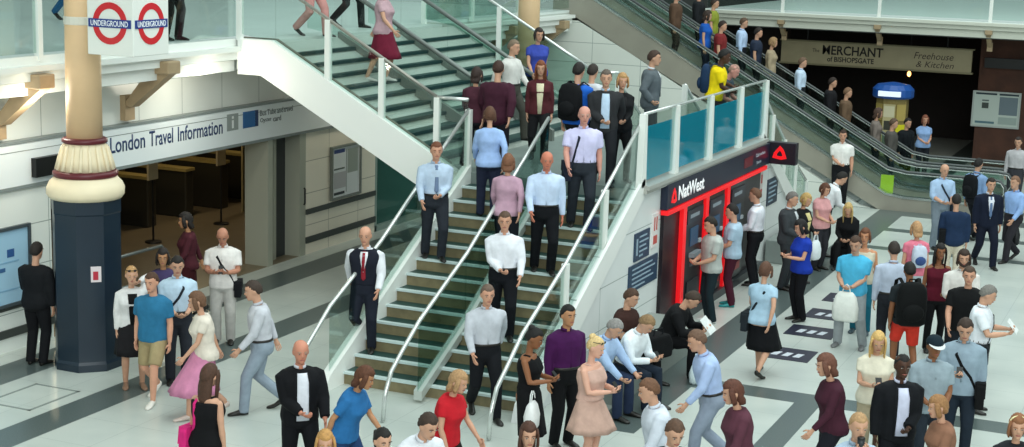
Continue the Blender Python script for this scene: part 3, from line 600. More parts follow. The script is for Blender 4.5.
# ------------------------------------------------ ticket hall fittings
def gate_barrier(y, label):
    o = thing('ticket_gate', label, 'ticket gate', (-20.4, y, 0.006), 0, 'ticket gates in the hall')
    MB().box((-.8, -.14, 0), (.8, .14, 1.0)).build('cabinet', mat('#3c3a31', .4, .4), o, bevel=.03)
    MB().box((-.82, -.16, 1.0), (.82, .16, 1.06)).build('cabinet_top', mat('#a3925a', .4), o)
    MB().box((-.06, .16, .3), (-.02, .62, .92)).build('paddle', mat('#8d8258', .4), o); return o
for i, y in enumerate((24.6, 25.9, 27.2, 28.5, 29.8)): gate_barrier(y, 'brown ticket gate cabinet in the dim hall, '+['leftmost of the row', 'second from the left', 'middle one of the row', 'fourth from the left', 'rightmost of the row'][i])
c = thing('ticket_counter', 'dark ticket counter with yellow trims along the back of the hall', 'counter', (-23.55, 31, 0.006))
MB().box((-.4, -8, 0), (.4, 8, 1.0)).build('counter', mat('#55492f', .5), c); MB().box((-.42, -8, 1.0), (.45, 8, 1.06)).build('counter_top', mat('#a08c58', .5), c)
MB().box((-.2, -8, 1.06), (0, 8, 2.3)).build('screen_wall', mat('#1d1a14', .4), c)
for y in range(-7, 8, 2): MB().box((0, y-.7, 1.25), (.02, y+.7, 1.9)).build('window_panel', mat('#7d6c44', .5), c)
for i, (x, y) in enumerate(((-18.6, 24.6), (-18.6, 26.9))):
    h = thing('post_sign', ['pale notice on a thin post in the ticket hall, left one', 'pale notice on a thin post in the ticket hall, right one'][i], 'sign', (x, y, .006))
    MB().box((-.02, -.15, 1.25), (.02, .15, 1.65)).build('sign_panel', mat('#b5ab8d', .5), h); MB().tube([(0, 0, .0), (0, 0, 1.3)], .02, 8).build('post', BLACK, h); MB().lathe((0, 0, 0), [(.16, 0), (.16, .03), (.03, .05)], 16).build('base', BLACK, h)
b = MB().box((-19.04, 28.3, 0.006), (-19.0, 29.2, 1.5)).build('display_board', mat('#8f8460', .5)); tag(b, 'tan display board with a red disc in the ticket hall', 'board')
r = MB(); annulus(r, (-19.0, 28.85, 1.1), .0, .15, EY, EZ, .01); r.build('red_disc', RED, b)
o = thing('crowd_barrier', 'grey metal crowd barrier rail at the ticket hall entrance', 'barrier', (-15.2, 19.7, 0))
MB().tube([(0, -.75, 0), (0, -.75, 1.0), (0, -.7, 1.05), (0, .6, 1.05), (0, .65, 1.0), (0, .65, 0)], .028, 8).build('rail_frame', GREYM, o, True)
MB().tube([(0, -.72, .55), (0, .62, .55)], .02, 8).build('middle_rail', GREYM, o, True)
# ================================================================ PEOPLE
VOX = .0125
PENDING = []            # (object, voxel size, smooth steps, MB with fine detail or None)
def V(*a): return Vector(a)
def lerp_rings(t, s):
    if s <= t[0][0]: return t[0][1:]
    for a, b in zip(t, t[1:]):
        if s <= b[0]:
            k = (s-a[0])/(b[0]-a[0]); return tuple(x+(y-x)*k for x, y in zip(a[1:], b[1:]))
    return t[-1][1:]
# s along the spine from the hip joint, half width, half depth, forward offset
TORSO_M = [(-.13,.075,.075,0),(-.08,.150,.108,-.004),(0,.166,.116,-.008),(.08,.156,.108,.0),(.16,.146,.103,.004),(.26,.158,.112,.004),(.36,.176,.120,.004),(.43,.184,.112,.0),(.475,.176,.096,-.006),(.505,.142,.082,-.010),(.53,.092,.070,-.012),(.555,.062,.062,-.010)]
TORSO_F = [(-.13,.075,.075,0),(-.08,.158,.118,-.012),(0,.172,.120,-.014),(.08,.150,.102,.0),(.16,.124,.090,.004),(.24,.132,.098,.008),(.33,.148,.126,.020),(.39,.150,.112,.010),(.45,.155,.088,-.004),(.48,.146,.080,-.007),(.505,.118,.070,-.009),(.53,.074,.060,-.010),(.555,.052,.054,-.008)]
HEADP = [(-.120,.020,.080,-.045),(-.112,.036,.090,-.02),(-.092,.047,.094,.02),(-.06,.057,.092,.062),(-.03,.064,.091,.084),(.0,.069,.088,.098),(.035,.073,.092,.103),(.07,.069,.082,.096),(.098,.054,.058,.074),(.116,.032,.030,.045),(.124,.010,.006,.016)]
ARMS = {'down': (.05,.03,-.53), 'fwd': (.03,.26,-.44), 'back': (.05,-.24,-.45), 'phone': (-.10,.30,-.24), 'low': (-.09,.26,-.36), 'read': (-.04,.34,-.22),
        'mouth': (-.13,.19,.04), 'ear': (-.06,.06,.17), 'pocket': (.05,.06,-.43), 'strap': (-.08,.15,-.10), 'rail': (.26,.22,-.30), 'fold': (-.26,.20,-.24), 'carry': (.06,.10,-.50), 'knee': (-.02,.42,-.42), 'clasp': (-.155,.26,-.36), 'hip': (.10,-.02,-.36), 'point': (.02,.46,-.22)}
def ik(a, t, l1, l2, pole):
    d = t-a; L = min(d.length, (l1+l2)*.995); d.normalize(); t = a+d*L
    x = (l1*l1-l2*l2+L*L)/(2*L); h = math.sqrt(max(0, l1*l1-x*x)); p = (pole-d*pole.dot(d)).normalized()
    return a+d*x+p*h, t
def person(label, loc, face=0, h=1.75, sex='m', build=1.12, skin='#c99a80', hair=('short', '#2a1d16'), pose='stand', arms=('down', 'down'),
           lean=0, nod=8, turn=0, side=0, top=('shirt', '#e8ebef'), under=None, tie=None, legs=('trousers', '#15171b'), shoes='#15130f', seat=.5, steps=(0, 0), twist=0, extras=(), vox=None, group=None):
    """loc: ground point; face: 0 towards the camera, 90 to the right of the picture, 180 away"""
    K = h/1.75; rz = -YAW+math.radians(face); o = thing('person', label, 'person', loc, rz, group)
    F = -1      # forward is -Y in the person's own frame
    # --- legs and pelvis
    hipw = .092 if sex == 'm' else .088
    ph = .925
    feet = {1: V(hipw+.01, 0, 0), -1: V(-hipw-.01, 0, 0)}; heel = {1: 0, -1: 0}
    if pose == 'walk': feet[1].y, feet[-1].y = -.27, .25; heel[-1] = .09; ph = .885
    elif pose == 'walk2': feet[-1].y, feet[1].y = -.27, .25; heel[1] = .09; ph = .885
    elif pose == 'contra': feet[1] += V(.03, -.07, 0); ph = .915
    elif pose == 'wide': feet[1].x += .09; feet[-1].x -= .09; ph = .90
    elif pose == 'down': feet[1].y, feet[-1].y = -.05, .23; ph = .90
    elif pose == 'up': feet[1].y, feet[-1].y = -.27, .0; ph = .905
    elif pose == 'sit': feet[1].y = feet[-1].y = -.46; feet[1].x += .04; feet[-1].x -= .04; ph = seat/K+.09
    elif pose == 'perch': feet[1].y = feet[-1].y = -.34; ph = .74
    for s_, z in zip((1, -1), steps): feet[s_].z += z/K
    pel = V(0, 0, ph)
    hips = {s_: pel+V(s_*hipw, 0, -.01) for s_ in (1, -1)}
    knees, ankles = {}, {}
    for s_ in (1, -1):
        a = feet[s_]+V(0, .03*(1 if heel[s_] == 0 else 1), .075+heel[s_])
        knees[s_], ankles[s_] = ik(hips[s_], a, .43, .425, V(s_*.12, -1, .1))
    # --- spine
    T = TORSO_M if sex == 'm' else TORSO_F
    la = math.radians(lean); sa = math.radians(side)
    def spine(s):
        k = min(1, max(0, s/.25)); a = la*(.55+.45*k) if s > 0 else la*.4
        b = sa*k
        return a, b
    pts = {}; p = pel.copy(); ss = [i*.01 for i in range(0, 72)]; pos = {}
    for s in ss:
        pos[round(s, 2)] = p.copy(); a, b = spine(s)
        p = p+V(math.sin(b)*math.cos(a), F*math.sin(a), math.cos(a)*math.cos(b))*.01
    def SP(s):
        if s < 0: return pel+V(0, 0, s)
        i = min(int(s*100), 70); q = pos[round(i/100, 2)]; r = pos[round((i+1)/100, 2)]; return q+(r-q)*(s*100-i)
    def frame(s):
        a, b = spine(max(s, 0)); up = V(math.sin(b)*math.cos(a), F*math.sin(a), math.cos(a)*math.cos(b))
        tw = math.radians(twist)*min(1, max(0, s/.4)); rt = V(math.cos(tw), math.sin(tw), 0); rt = (rt-up*rt.dot(up)).normalized(); return rt, up.cross(rt)*-1, up     # right(+x), forward?, up
    def tsurf(s, x, grow):
        """front surface point of the torso at spine s and lateral x"""
        a, b, c = lerp_rings(T, s); a = a*build*grow[0]+grow[1]; b = b*(1+(build-1)*1.3)*grow[0]+grow[1]
        if s < .3: b += max(0, build-1.05)*.12
        rt, fw, up = frame(s); q = max(0, 1-(x/a)**2) if a > abs(x) else 0
        fwd = up.cross(rt)      # +Y-ish = backwards
        return SP(s)+rt*x-fwd*(b*math.sqrt(q)+c)
    def torso(mb, s0, s1, g=(1, 0), n=16, extra=None):
        cs = [s0]+[t[0] for t in T if s0+.012 < t[0] < s1-.012]+[s1]; P_, R_ = [], []
        vs = []
        for s in cs:
            a, b, c = lerp_rings(T, s); e = extra(s) if extra else 0
            a = a*build*g[0]+g[1]+e; b = b*(1+(build-1)*1.3)*g[0]+g[1]+e
            belly = max(0, build-1.05)*.12 if s < .3 else 0
            rt, fw, up = frame(s); bk = up.cross(rt); ctr = SP(s)-bk*c
            for j in range(n):
                th = 2*PI*j/n; cx, cy = math.cos(th), math.sin(th)
                ex = .8; ax = math.copysign(abs(cx)**ex, cx); ay = math.copysign(abs(cy)**ex, cy)
                d = b+(belly if ay < 0 else 0)
                vs.append(ctr+rt*(a*ax)+bk*(d*ay))
        k = len(cs)
        mb.add(vs, [(i*n+j, i*n+(j+1) % n, (i+1)*n+(j+1) % n, (i+1)*n+j) for i in range(k-1) for j in range(n)]+[tuple(range(n))[::-1], tuple(range((k-1)*n, k*n))])
    # --- shoulders, arms
    shw = (.178 if sex == 'm' else .152)*(1+(build-1)*.7); sh, el, wr, hd = {}, {}, {}, {}
    rt, _, up = frame(.46)
    bk = up.cross(rt)
    for s_, pr_ in zip((1, -1), arms):        # s_=+1: the person's left hand side (+X)
        sh[s_] = SP(.455)+rt*(s_*shw)
        t = ARMS[pr_] if isinstance(pr_, str) else pr_
        tgt = sh[s_]+V(s_*t[0], -t[1], t[2])
        pole = V(s_*.7, .9, -.6)
        if pr_ in ('fold', 'hip'): pole = V(s_*1, .3, -.4)
        el[s_], wr[s_] = ik(sh[s_], tgt, .275, .25, pole)
    # --- head
    ha = math.radians(nod)+la*.75; hy = math.radians(turn)
    nk0 = SP(.53); upn = V(math.sin(sa)*.6, F*math.sin(la+.12), math.cos(la+.12)).normalized(); nk1 = nk0+upn*.115
    HR = Matrix.Rotation(hy, 3, 'Z') @ Matrix.Rotation(ha, 3, 'X')        # forward = -Y, positive pitch looks down
    hc = nk1+HR @ V(0, -.018, .085)
    H = lambda x, y, z: hc+HR @ V(x*1.13, y*1.08, z*1.0)
    hs = 1.0
    # ============ body mesh
    sk = mat(skin, .55, 0, .08, 14, 0, 0, .35)
    B = MB(); torso(B, -.12, .50, (.95, -.004))
    B.tube([SP(.46), nk0, nk0+upn*.06, nk1+upn*.02], [(.066, .056), (.054, .056), (.050, .054), (.052, .056)] if sex == 'm' else [(.052, .048), (.044, .047), (.041, .045), (.044, .048)], 12, side=(1, 0, 0))
    vs = []; n = 16; hw = 1.0 if sex == 'm' else .95
    for z, w, f_, b_ in HEADP:
        for j in range(n):
            th = 2*PI*j/n; cx, cy = math.cos(th), math.sin(th); vs.append(H(w*hw*cx*hs, ((-f_ if cy < 0 else b_)*abs(cy)), z))
    k = len(HEADP); B.add(vs, [(i*n+j, i*n+(j+1) % n, (i+1)*n+(j+1) % n, (i+1)*n+j) for i in range(k-1) for j in range(n)]+[tuple(range(n))[::-1], tuple(range((k-1)*n, k*n))])
    B.ball(H(0, -.098, -.022), (.013, .02, .022), 8, 6, R=HR); B.ball(H(0, -.09, .006), (.009, .012, .03), 8, 6, R=HR)
    for s_ in (1, -1): B.ball(H(s_*.073, .008, -.01), (.012, .022, .034), 8, 6, R=HR)
    ag = 1+(build-1)*.7
    am = (1.0 if sex == 'm' else .84)*ag
    for s_ in (1, -1):
        B.ball(sh[s_]+V(0, 0, -.012), (.052*am, .050*am, .052*am), 10, 6)
        mid = sh[s_].lerp(el[s_], .45)
        B.tube([sh[s_], mid, el[s_], el[s_].lerp(wr[s_], .3), el[s_].lerp(wr[s_], .7), wr[s_]], [.052*am, .047*am, .039*am, .041*am, .033*am, .027*am], 10)
        B.tube([hips[s_]+V(0, 0, .02), hips[s_].lerp(knees[s_], .5), knees[s_], knees[s_].lerp(ankles[s_], .3), knees[s_].lerp(ankles[s_], .7), ankles[s_]], [.090*ag, .078*ag, .056, .056, .044, .036], 12)
        B.ball(knees[s_], (.054, .056, .06), 10, 6)
        ft = V(feet[s_].x, feet[s_].y, feet[s_].z)
        B.tube([ankles[s_]+V(0, .02, -.0), ft+V(0, -.01, .04+heel[s_]*.6), ft+V(s_*.008, -.12, .024)], [.032, (.026, .022), (.026, .010)], 10)
    # hands: palm in the fused body, fingers as fine detail
    fine = MB()
    for (s_, pr_) in zip((1, -1), arms):
        fa = (wr[s_]-el[s_]).normalized()
        hold = pr_ not in ('down', 'fwd', 'back')
        if hold: fa = (fa+V(-s_*.25, -.35, .05)).normalized()
        inn = V(-s_, 0, 0) if not hold else V(-s_*.6, .2, .8)
        inn = (inn-fa*inn.dot(fa)).normalized(); wd_ = fa.cross(inn).normalized()      # inn: palm normal; wd_: across the palm
        if wd_.y > 0: wd_ = -wd_                                               # thumb on the forward side
        B.tube([wr[s_], wr[s_]+fa*.03, wr[s_]+fa*.085], [(.026, .020), (.036, .017), (.040, .016)], 10, side=wd_)
        hd[s_] = wr[s_]+fa*.085+inn*.03
        cur = .85 if hold else .32
        for q, (off, ln) in enumerate(((.03, .072), (.010, .080), (-.011, .074), (-.031, .058))):
            p0 = wr[s_]+fa*.075+wd_*off; d1 = (fa*math.cos(cur*.6)+inn*math.sin(cur*.6)); d2 = (fa*math.cos(cur*1.5)+inn*math.sin(cur*1.5)); d3 = (fa*math.cos(cur*2.2)+inn*math.sin(cur*2.2))
            q1 = p0+d1*ln*.5; q2 = q1+d2*ln*.32; q3 = q2+d3*ln*.28
            fine.tube([p0, q1, q2, q3], [.0095, .009, .0085, .006], 6, mi=0)
        t0 = wr[s_]+fa*.03+wd_*.028; t1 = t0+(fa*.6+wd_*.75+inn*.25).normalized()*.038; t2 = t1+(fa*.85+wd_*.15+inn*.5).normalized()*.034
        fine.tube([t0, t1, t2], [.012, .010, .007], 6, mi=0)
    # face detail
    for s_ in (1, -1):
        fine.ball(H(s_*.031*hw, -.0855, .006), (.0125, .006, .0055), 8, 5, 1, HR); fine.ball(H(s_*.031*hw, -.0895, .006), (.007, .004, .0062), 6, 4, 2, HR)
        fine.tube([H(s_*.014, -.0955, .026), H(s_*.032, -.0955, .031), H(s_*.050, -.083, .025)], [.0045, .005, .003], 5, 4)
    fine.tube([H(-.024, -.088, -.063), H(-.010, -.0965, -.061), H(.010, -.0965, -.061), H(.024, -.088, -.063)], [.003, .0065, .0065, .003], 6, 3)
    hcol = hair[1]
    if 'beard' in extras or 'stubble' in extras:
        for a in range(-4, 5):
            th = a*.28; fine.ball(H(.060*math.sin(th*1.1), -.035-.055*math.cos(th), -.088+.012*abs(a)*.8), (.02, .016, .026), 6, 5, 4, HR)
    ob = B.build('body', [sk, mat('#bdb3aa', .4), mat('#20160f', .3), mat('#9c5a50', .5), mat(hcol, .8)], o)
    PENDING.append((ob, vox or VOX, 3, fine))
    # ============ hair
    def hairmesh(style, col):
        hm = MB(); n, k = 28, 18; vs = []
        vol = {'short': .010, 'buzz': .004, 'bald': .004, 'long': .016, 'bob': .018, 'bun': .010, 'pony': .010, 'curly': .026, 'cap': .006, 'medium': .016}[style]
        for i in range(1, k):
            ph_ = PI*i/k
            for j in range(n):
                th = 2*PI*j/n; d = V(math.sin(ph_)*math.cos(th), math.sin(ph_)*math.sin(th), math.cos(ph_))
                fr = -d.y/max(1e-6, math.hypot(d.x, d.y))       # 1 front, -1 back
                lim = .50 if fr > .55 else (.50-(.55-fr)/.55*.52 if fr > 0 else -.02-.42*min(1, -fr*1.4))
                if style == 'bald': lim2 = .36 if fr < .4 else -9
                w = 1/(1+math.exp(-(d.z-lim)*22))
                if style == 'bald': w *= 1/(1+math.exp((d.z-lim2)*22))
                nz = (math.sin(d.x*23+d.z*17)+math.sin(d.y*29-d.z*13))*(.0022 if style != 'curly' else .006)
                r = 1+(vol+nz)/.1
                sc_ = .80+(r-.80)*w
                vs.append(H(d.x*.0755*hw*sc_, d.y*.1*sc_+.004, d.z*.1245*sc_))
        vs += [H(0, 0, .1245*(1+vol/.1) if style != 'bald' else .10), H(0, 0, -.09)]; q = (k-1)*n
        hm.add(vs, [((i+1)*n+j, (i+1)*n+(j+1) % n, i*n+(j+1) % n, i*n+j) for i in range(k-2) for j in range(n)]+[(q, j, (j+1) % n) for j in range(n)]+[(q+1, (k-2)*n+(j+1) % n, (k-2)*n+j) for j in range(n)])
        if style in ('long', 'bob', 'medium'):
            L = {'long': .36, 'bob': .17, 'medium': .11}[style]; pts_, rs_ = [], []
            z0 = .05
            for q in range(6):
                t = q/5; z = z0-t*L-.02
                pts_.append(H(0, .046+.012*t, z) if z > -.10 else hc+(HR @ V(0, .05, -.10))+V(0, .035*t, z+.10)); rs_.append((.080+.012*math.sin(t*PI)-.015*max(0, t-.7)/.3, .060-.012*t))
            hm.tube(pts_, rs_, 14, side=HR @ V(1, 0, 0))
            for s_ in (1, -1):
                hm.tube([H(s_*.066, -.03, .075), H(s_*.079, -.035, .01), H(s_*.083, -.03, -.07), hc+(HR @ V(s_*.082, -.02, -.10))+V(0, 0, -max(0, L-.16))], [(.016, .03), (.015, .034), (.016, .034), (.012, .024)], 8, side=HR @ V(1, 0, 0))
        if style == 'bun': hm.ball(H(0, .075, .10), (.048, .046, .044), 12, 8, R=HR)
        if style == 'pony': hm.tube([H(0, .09, .05), H(0, .135, .03), H(0, .14, -.06), H(0, .125, -.17)], [.025, .032, .03, .01], 10)
        return hm
    st_ = hair[0]
    if st_ == 'cap':
        hairmesh('short', hcol).build('hair', mat(hcol, .8), o, True)
        cp = MB(); n = 20; vs = []
        for z, r in ((.035, 1.18), (.06, 1.17), (.09, 1.02), (.118, .72), (.135, .34), (.139, .06)):
            for j in range(n): th = 2*PI*j/n; vs.append(H(.074*r*math.cos(th), .098*r*math.sin(th)+.002, z))
        cp.add(vs, [(i*n+j, i*n+(j+1) % n, (i+1)*n+(j+1) % n, (i+1)*n+j) for i in range(5) for j in range(n)]+[tuple(range(n))[::-1], tuple(range(5*n, 6*n))])
        cp = cp.build('cap', cloth(hair[2]), o, True)
        br = MB(); vs = []
        for t in (0, .006):
            for q in range(9): th = -PI+PI*q/8; vs.append(H(.082*math.cos(th), -.055+.125*math.sin(th), .045+t-.015*abs(math.sin(th))))
        m_ = 9; br.add(vs, [tuple(range(m_))[::-1], tuple(range(m_, 2*m_))]+[(q, (q+1) % m_, m_+(q+1) % m_, m_+q) for q in range(m_)]); br.build('cap_peak', cloth('#d8dcde'), cp)
    elif st_ != 'none':
        hairmesh(st_, hcol).build('hair', mat(hcol, .75, 0, .25, 40, .4), o, True)
    # ============ clothes
    def pend(mb, name, col, vx=.014, sm=3):
        q = mb.build(name, cloth(col) if isinstance(col, str) else col, o); PENDING.append((q, (vox or 0)*1.1 or vx, sm, None)); return q
    def legtube(mb, s_, r0, r1, r2, end, start=.02):
        pts_ = [hips[s_]+V(0, 0, start), hips[s_].lerp(knees[s_], .5), knees[s_]]; rs_ = [r0, (r0*1.15+r1)/2.15, r1]
        if end <= 1: pts_ = [hips[s_]+V(0, 0, start), hips[s_].lerp(knees[s_], .5*end), hips[s_].lerp(knees[s_], end)]; rs_ = [r0, (r0+r1)/2, r1]
        else:
            e = end-1; a2 = ankles[s_]+(ankles[s_]-knees[s_]).normalized()*.042
            pts_ += [knees[s_].lerp(a2, e*.5), knees[s_].lerp(a2, e)]; rs_ += [(r1+r2)/2, r2]
        mb.tube(pts_, rs_, 12)
    kind, lc = legs[0], legs[1]
    lg = 1+(build-1)*.8
    if kind in ('trousers', 'jeans', 'leggings', 'chinos'):
        m1 = MB(); torso(m1, -.125, .10 if kind != 'leggings' else .06, (1.02, .012))
        tight = {'trousers': 1.0, 'chinos': 1.06, 'jeans': .92, 'leggings': .80}[kind]
        for s_ in (1, -1): legtube(m1, s_, .103*lg, .078*tight, .066*tight, 2.0)
        pend(m1, 'trousers' if kind != 'leggings' else 'leggings', lc)
        if kind == 'trousers' and top[0] in ('shirt', 'tshirt', 'polo', 'short_shirt') and 'untucked' not in extras:
            mb = MB(); torso(mb, .075, .105, (1.02, .017)); mb.build('belt', mat('#1a1512', .4), o, True)
    elif kind in ('shorts', 'capri'):
        m1 = MB(); torso(m1, -.125, .10, (1.02, .012))
        for s_ in (1, -1): legtube(m1, s_, .105*lg, .088, .08, .92 if kind == 'shorts' else 1.35)
        pend(m1, 'shorts', lc)
    elif kind == 'skirt':
        ln = legs[2] if len(legs) > 2 else .5; fl = legs[3] if len(legs) > 3 else .06
        m1 = MB(); pts_, rs_ = [], []
        kc = (knees[1]+knees[-1])/2; spread = abs(knees[1].y-knees[-1].y)/2
        for q in range(7):
            t = q/6; s = .10-t*(ln+.1)
            a, b, c = lerp_rings(T, max(s, -.02)); dn = max(0, t-.2)/.8
            base = SP(.10) if t == 0 else SP(.10).lerp(pel+(kc-pel)*(ln/.43), t)
            rs_.append((a*build+.014+fl*dn, b*build+.016+(fl+spread*.8)*dn)); pts_.append(base)
        vs = []; n = 36
        for q, (c_, (a, b)) in enumerate(zip(pts_, rs_)):
            for j in range(n):
                th = 2*PI*j/n; w = 1+.05*(q/6)*math.sin(th*9)
                vs.append(c_+V(a*w*math.cos(th), b*w*math.sin(th), 0))
        m1.add(vs[::-1], [(i*n+j, i*n+(j+1) % n, (i+1)*n+(j+1) % n, (i+1)*n+j) for i in range(6) for j in range(n)]+[tuple(range(n))[::-1], tuple(range(6*n, 7*n))])
        m1.build('skirt', cloth(lc), o, True)
    # shoes
    for s_ in (1, -1):
        sm_ = MB(); c = feet[s_]; p_ = heel[s_]; yaw_ = s_*.14
        def S(x, y, z):
            lift = p_*max(0, (y+.10)/.17); q = V(x*math.cos(yaw_)-y*math.sin(yaw_), x*math.sin(yaw_)+y*math.cos(yaw_), z+lift); return c+q
        prof = [(.085, .020, .055), (.07, .034, .085), (.03, .036, .092), (-.03, .038, .075), (-.08, .045, .056), (-.13, .046, .044), (-.165, .034, .034), (-.182, .012, .022)]
        vs = []; n = 10
        for y, w, t in prof:
            for j in range(n):
                th = 2*PI*j/n; zz = t/2+t/2*math.sin(th); vs.append(S(w*math.cos(th)*(1.05 if math.sin(th) < 0 else 1), y, max(.0, zz)))
        k = len(prof); sm_.add(vs, [((i+1)*n+j, (i+1)*n+(j+1) % n, i*n+(j+1) % n, i*n+j) for i in range(k-1) for j in range(n)]+[tuple(range(n)), tuple(range((k-1)*n, k*n))[::-1]])
        sm_.build('shoe', mat(shoes, .45), o, True)
    # tops
    tk = top[0]; tc = top[1]
    def sleeve(mb, s_, r0, r1, end, grow=0):
        a = sh[s_].lerp(SP(.46)+rt*(s_*shw*.5), .25)
        if end <= 1: e = sh[s_].lerp(el[s_], end); mb.tube([a, sh[s_], sh[s_].lerp(el[s_], end*.6), e], [r0*.95, r0, (r0+r1)/2*1.02, r1], 12)
        else: mb.tube([a, sh[s_], sh[s_].lerp(el[s_], .5), el[s_], el[s_].lerp(wr[s_], .5*(end-1)), el[s_].lerp(wr[s_], end-1)], [r0*.95, r0, r0*.97, (r0+r1)/2, r1*1.05, r1*.92], 12)
    def collar(col, r=.062):
        c = MB(); pts_ = []; rr = r if sex == 'm' else r*.86
        for j in range(-7, 8):
            th = j/7*2.75; q = SP(.548)+upn*.012; pts_.append(q+rt*(rr*math.sin(th))+bk*(rr*math.cos(th))+upn*(.012*math.cos(th)))
        c.tube(pts_, [(.008, .019)]*15, 6, side=upn.cross(rt)); return c.build('collar', cloth(col), o, True)
    def front_strip(name, pts_, grow, col, th=.008, parent=None):
        """strip on the chest: list of (s, x_left, x_right)"""
        mb = MB(); vs = []; nx_ = 5
        for s, xl, xr in pts_:
            row = [tsurf(s, xl+(xr-xl)*q/(nx_-1), grow) for q in range(nx_)]; out = (bk*-1)
            vs += [v+out*th for v in row]+[v-out*.02 for v in row[::-1]]
        n = nx_*2; k = len(pts_)
        mb.add(vs, [(i*n+j, i*n+(j+1) % n, (i+1)*n+(j+1) % n, (i+1)*n+j)[::-1] for i in range(k-1) for j in range(n)]+[tuple(range(n)), tuple(range((k-1)*n, k*n))[::-1]])
        return mb.build(name, cloth(col), parent or o, True)
    gj = (1.03, .024); gs = (1.02, .012)
    ar = (1.0 if sex == 'm' else .86)*ag
    if tk in ('shirt', 'tshirt', 'polo', 'blouse', 'short_shirt', 'tank', 'dress', 'cardigan', 'waistcoat'):
        m1 = MB(); hem = -.07 if (tk in ('tshirt', 'polo', 'tank', 'blouse', 'cardigan') or 'untucked' in extras) else .06
        if tk == 'dress': hem = .075
        if tk == 'waistcoat': hem = .05
        loose = .006 if tk in ('tshirt', 'polo', 'short_shirt', 'blouse') else 0
        topend = .535 if tk not in ('tank', 'dress') else .455
        g = gs if hem > 0 else (1.03, .018)
        if tk == 'waistcoat': g = (1.03, .020)
        torso(m1, hem, topend, (g[0], g[1]+loose))
        if tk in ('tank', 'dress'):
            for s_ in (1, -1): m1.tube([SP(.43)+rt*(s_*.085)-bk*.09, SP(.505)+rt*(s_*.085)-bk*.03, SP(.51)+rt*(s_*.085)+bk*.03, SP(.43)+rt*(s_*.085)+bk*.085], [(.03, .012)]*4, 8, side=rt)
        for s_ in (1, -1):
            if tk in ('shirt', 'cardigan') and 'rolled' not in extras: sleeve(m1, s_, .068*ar, .044*ar, 1.95)
            elif tk in ('shirt',): sleeve(m1, s_, .068*ar, .056*ar, 1.25)
            elif tk in ('tshirt', 'polo', 'blouse', 'short_shirt'): sleeve(m1, s_, .071*ar, .066*ar, .72 if tk != 'blouse' else .5)
        q = pend(m1, {'shirt': 'shirt', 'tshirt': 't_shirt', 'polo': 'polo_shirt', 'blouse': 'blouse', 'short_shirt': 'shirt', 'tank': 'vest_top', 'dress': 'dress_bodice', 'cardigan': 'cardigan', 'waistcoat': 'waistcoat'}[tk], tc)
        if tk in ('shirt', 'polo', 'short_shirt'): collar(tc)
        if tk in ('shirt', 'short_shirt', 'polo'):
            s0 = .10 if tk != 'polo' else .36
            front_strip('placket', [(s0+(.51-s0)*i/5, -.012, .012) for i in range(6)], (g[0], g[1]+loose-.004), tc, .004)
        if tie: front_strip('tie', [(.12, -.006, .006), (.15, -.032, .032), (.33, -.026, .026), (.48, -.017, .017), (.505, -.026, .026), (.52, -.02, .02)], g, tie)
        if tk == 'cardigan' and under: front_strip('inner_top', [(-.05, -.03, .03), (.15, -.045, .045), (.35, -.06, .06), (.47, -.065, .065)], (g[0], g[1]), under)
        if tk == 'waistcoat' and under:
            m2 = MB(); torso(m2, .07, .54, (1.0, .004))
            for s_ in (1, -1): sleeve(m2, s_, .070*ar, .048*ar, 1.95)
            pend(m2, 'shirt', under); collar(under); front_strip('shirt_front', [(.24, -.004, .004), (.36, -.034, .034), (.46, -.055, .055), (.51, -.05, .05)], (1.03, .022), under)
            if tie: front_strip('tie', [(.25, -.012, .012), (.38, -.022, .022), (.50, -.018, .018)], (1.03, .030), tie)
    elif tk in ('jacket', 'coat', 'hoodie'):
        m1 = MB(); torso(m1, -.13 if tk == 'jacket' else -.10, .53, gj)
        for s_ in (1, -1): sleeve(m1, s_, .078*ar, .056*ar, 1.93)
        pend(m1, 'jacket', tc)
        gg = (1.03, .026)
        if under:
            front_strip('shirt_front', [(.08, -.005, .005), (.17, -.026, .026), (.30, -.046, .046), (.42, -.060, .060), (.50, -.056, .056)] if 'open' not in extras else [(-.02, -.075, .075), (.1, -.07, .07), (.25, -.066, .066), (.4, -.066, .066), (.5, -.058, .058)], gg, under)
            collar(under, .060)
        for s_ in (1, -1):
            front_strip('lapel', [(.09, s_*.002, s_*.022), (.17, s_*.022, s_*.058), (.30, s_*.042, s_*.088), (.40, s_*.056, s_*.10), (.50, s_*.050, s_*.075)] if 'open' not in extras else [(-.03, s_*.072, s_*.09), (.2, s_*.064, s_*.09), (.4, s_*.064, s_*.10), (.5, s_*.055, s_*.078)], gg, tc, .013)
        if tie: front_strip('tie', [(.10, -.006, .006), (.15, -.026, .026), (.33, -.024, .024), (.48, -.016, .016), (.50, -.022, .022)], (1.03, .034), tie)
    o.scale = (K, K, K)
    # anchors in world coordinates
    M = Matrix.Translation(Vector(loc)) @ Matrix.Rotation(rz, 4, 'Z') @ Matrix.Scale(K, 4)
    A = dict(L=M @ hd[1], R=M @ hd[-1], head=M @ hc, chest=M @ tsurf(.33, 0, gj), back=M @ (SP(.30)+bk*.17), shL=M @ sh[1], shR=M @ sh[-1], hipL=M @ (SP(.02)+rt*.22), hipR=M @ (SP(.02)-rt*.22), rz=rz, K=K, M=M, lap=M @ (pel+V(0, -.25, .12)))
    A['o'] = o; A['pts'] = dict(SP=SP, rt=rt, bk=bk, tsurf=tsurf, H=H, HR=HR)
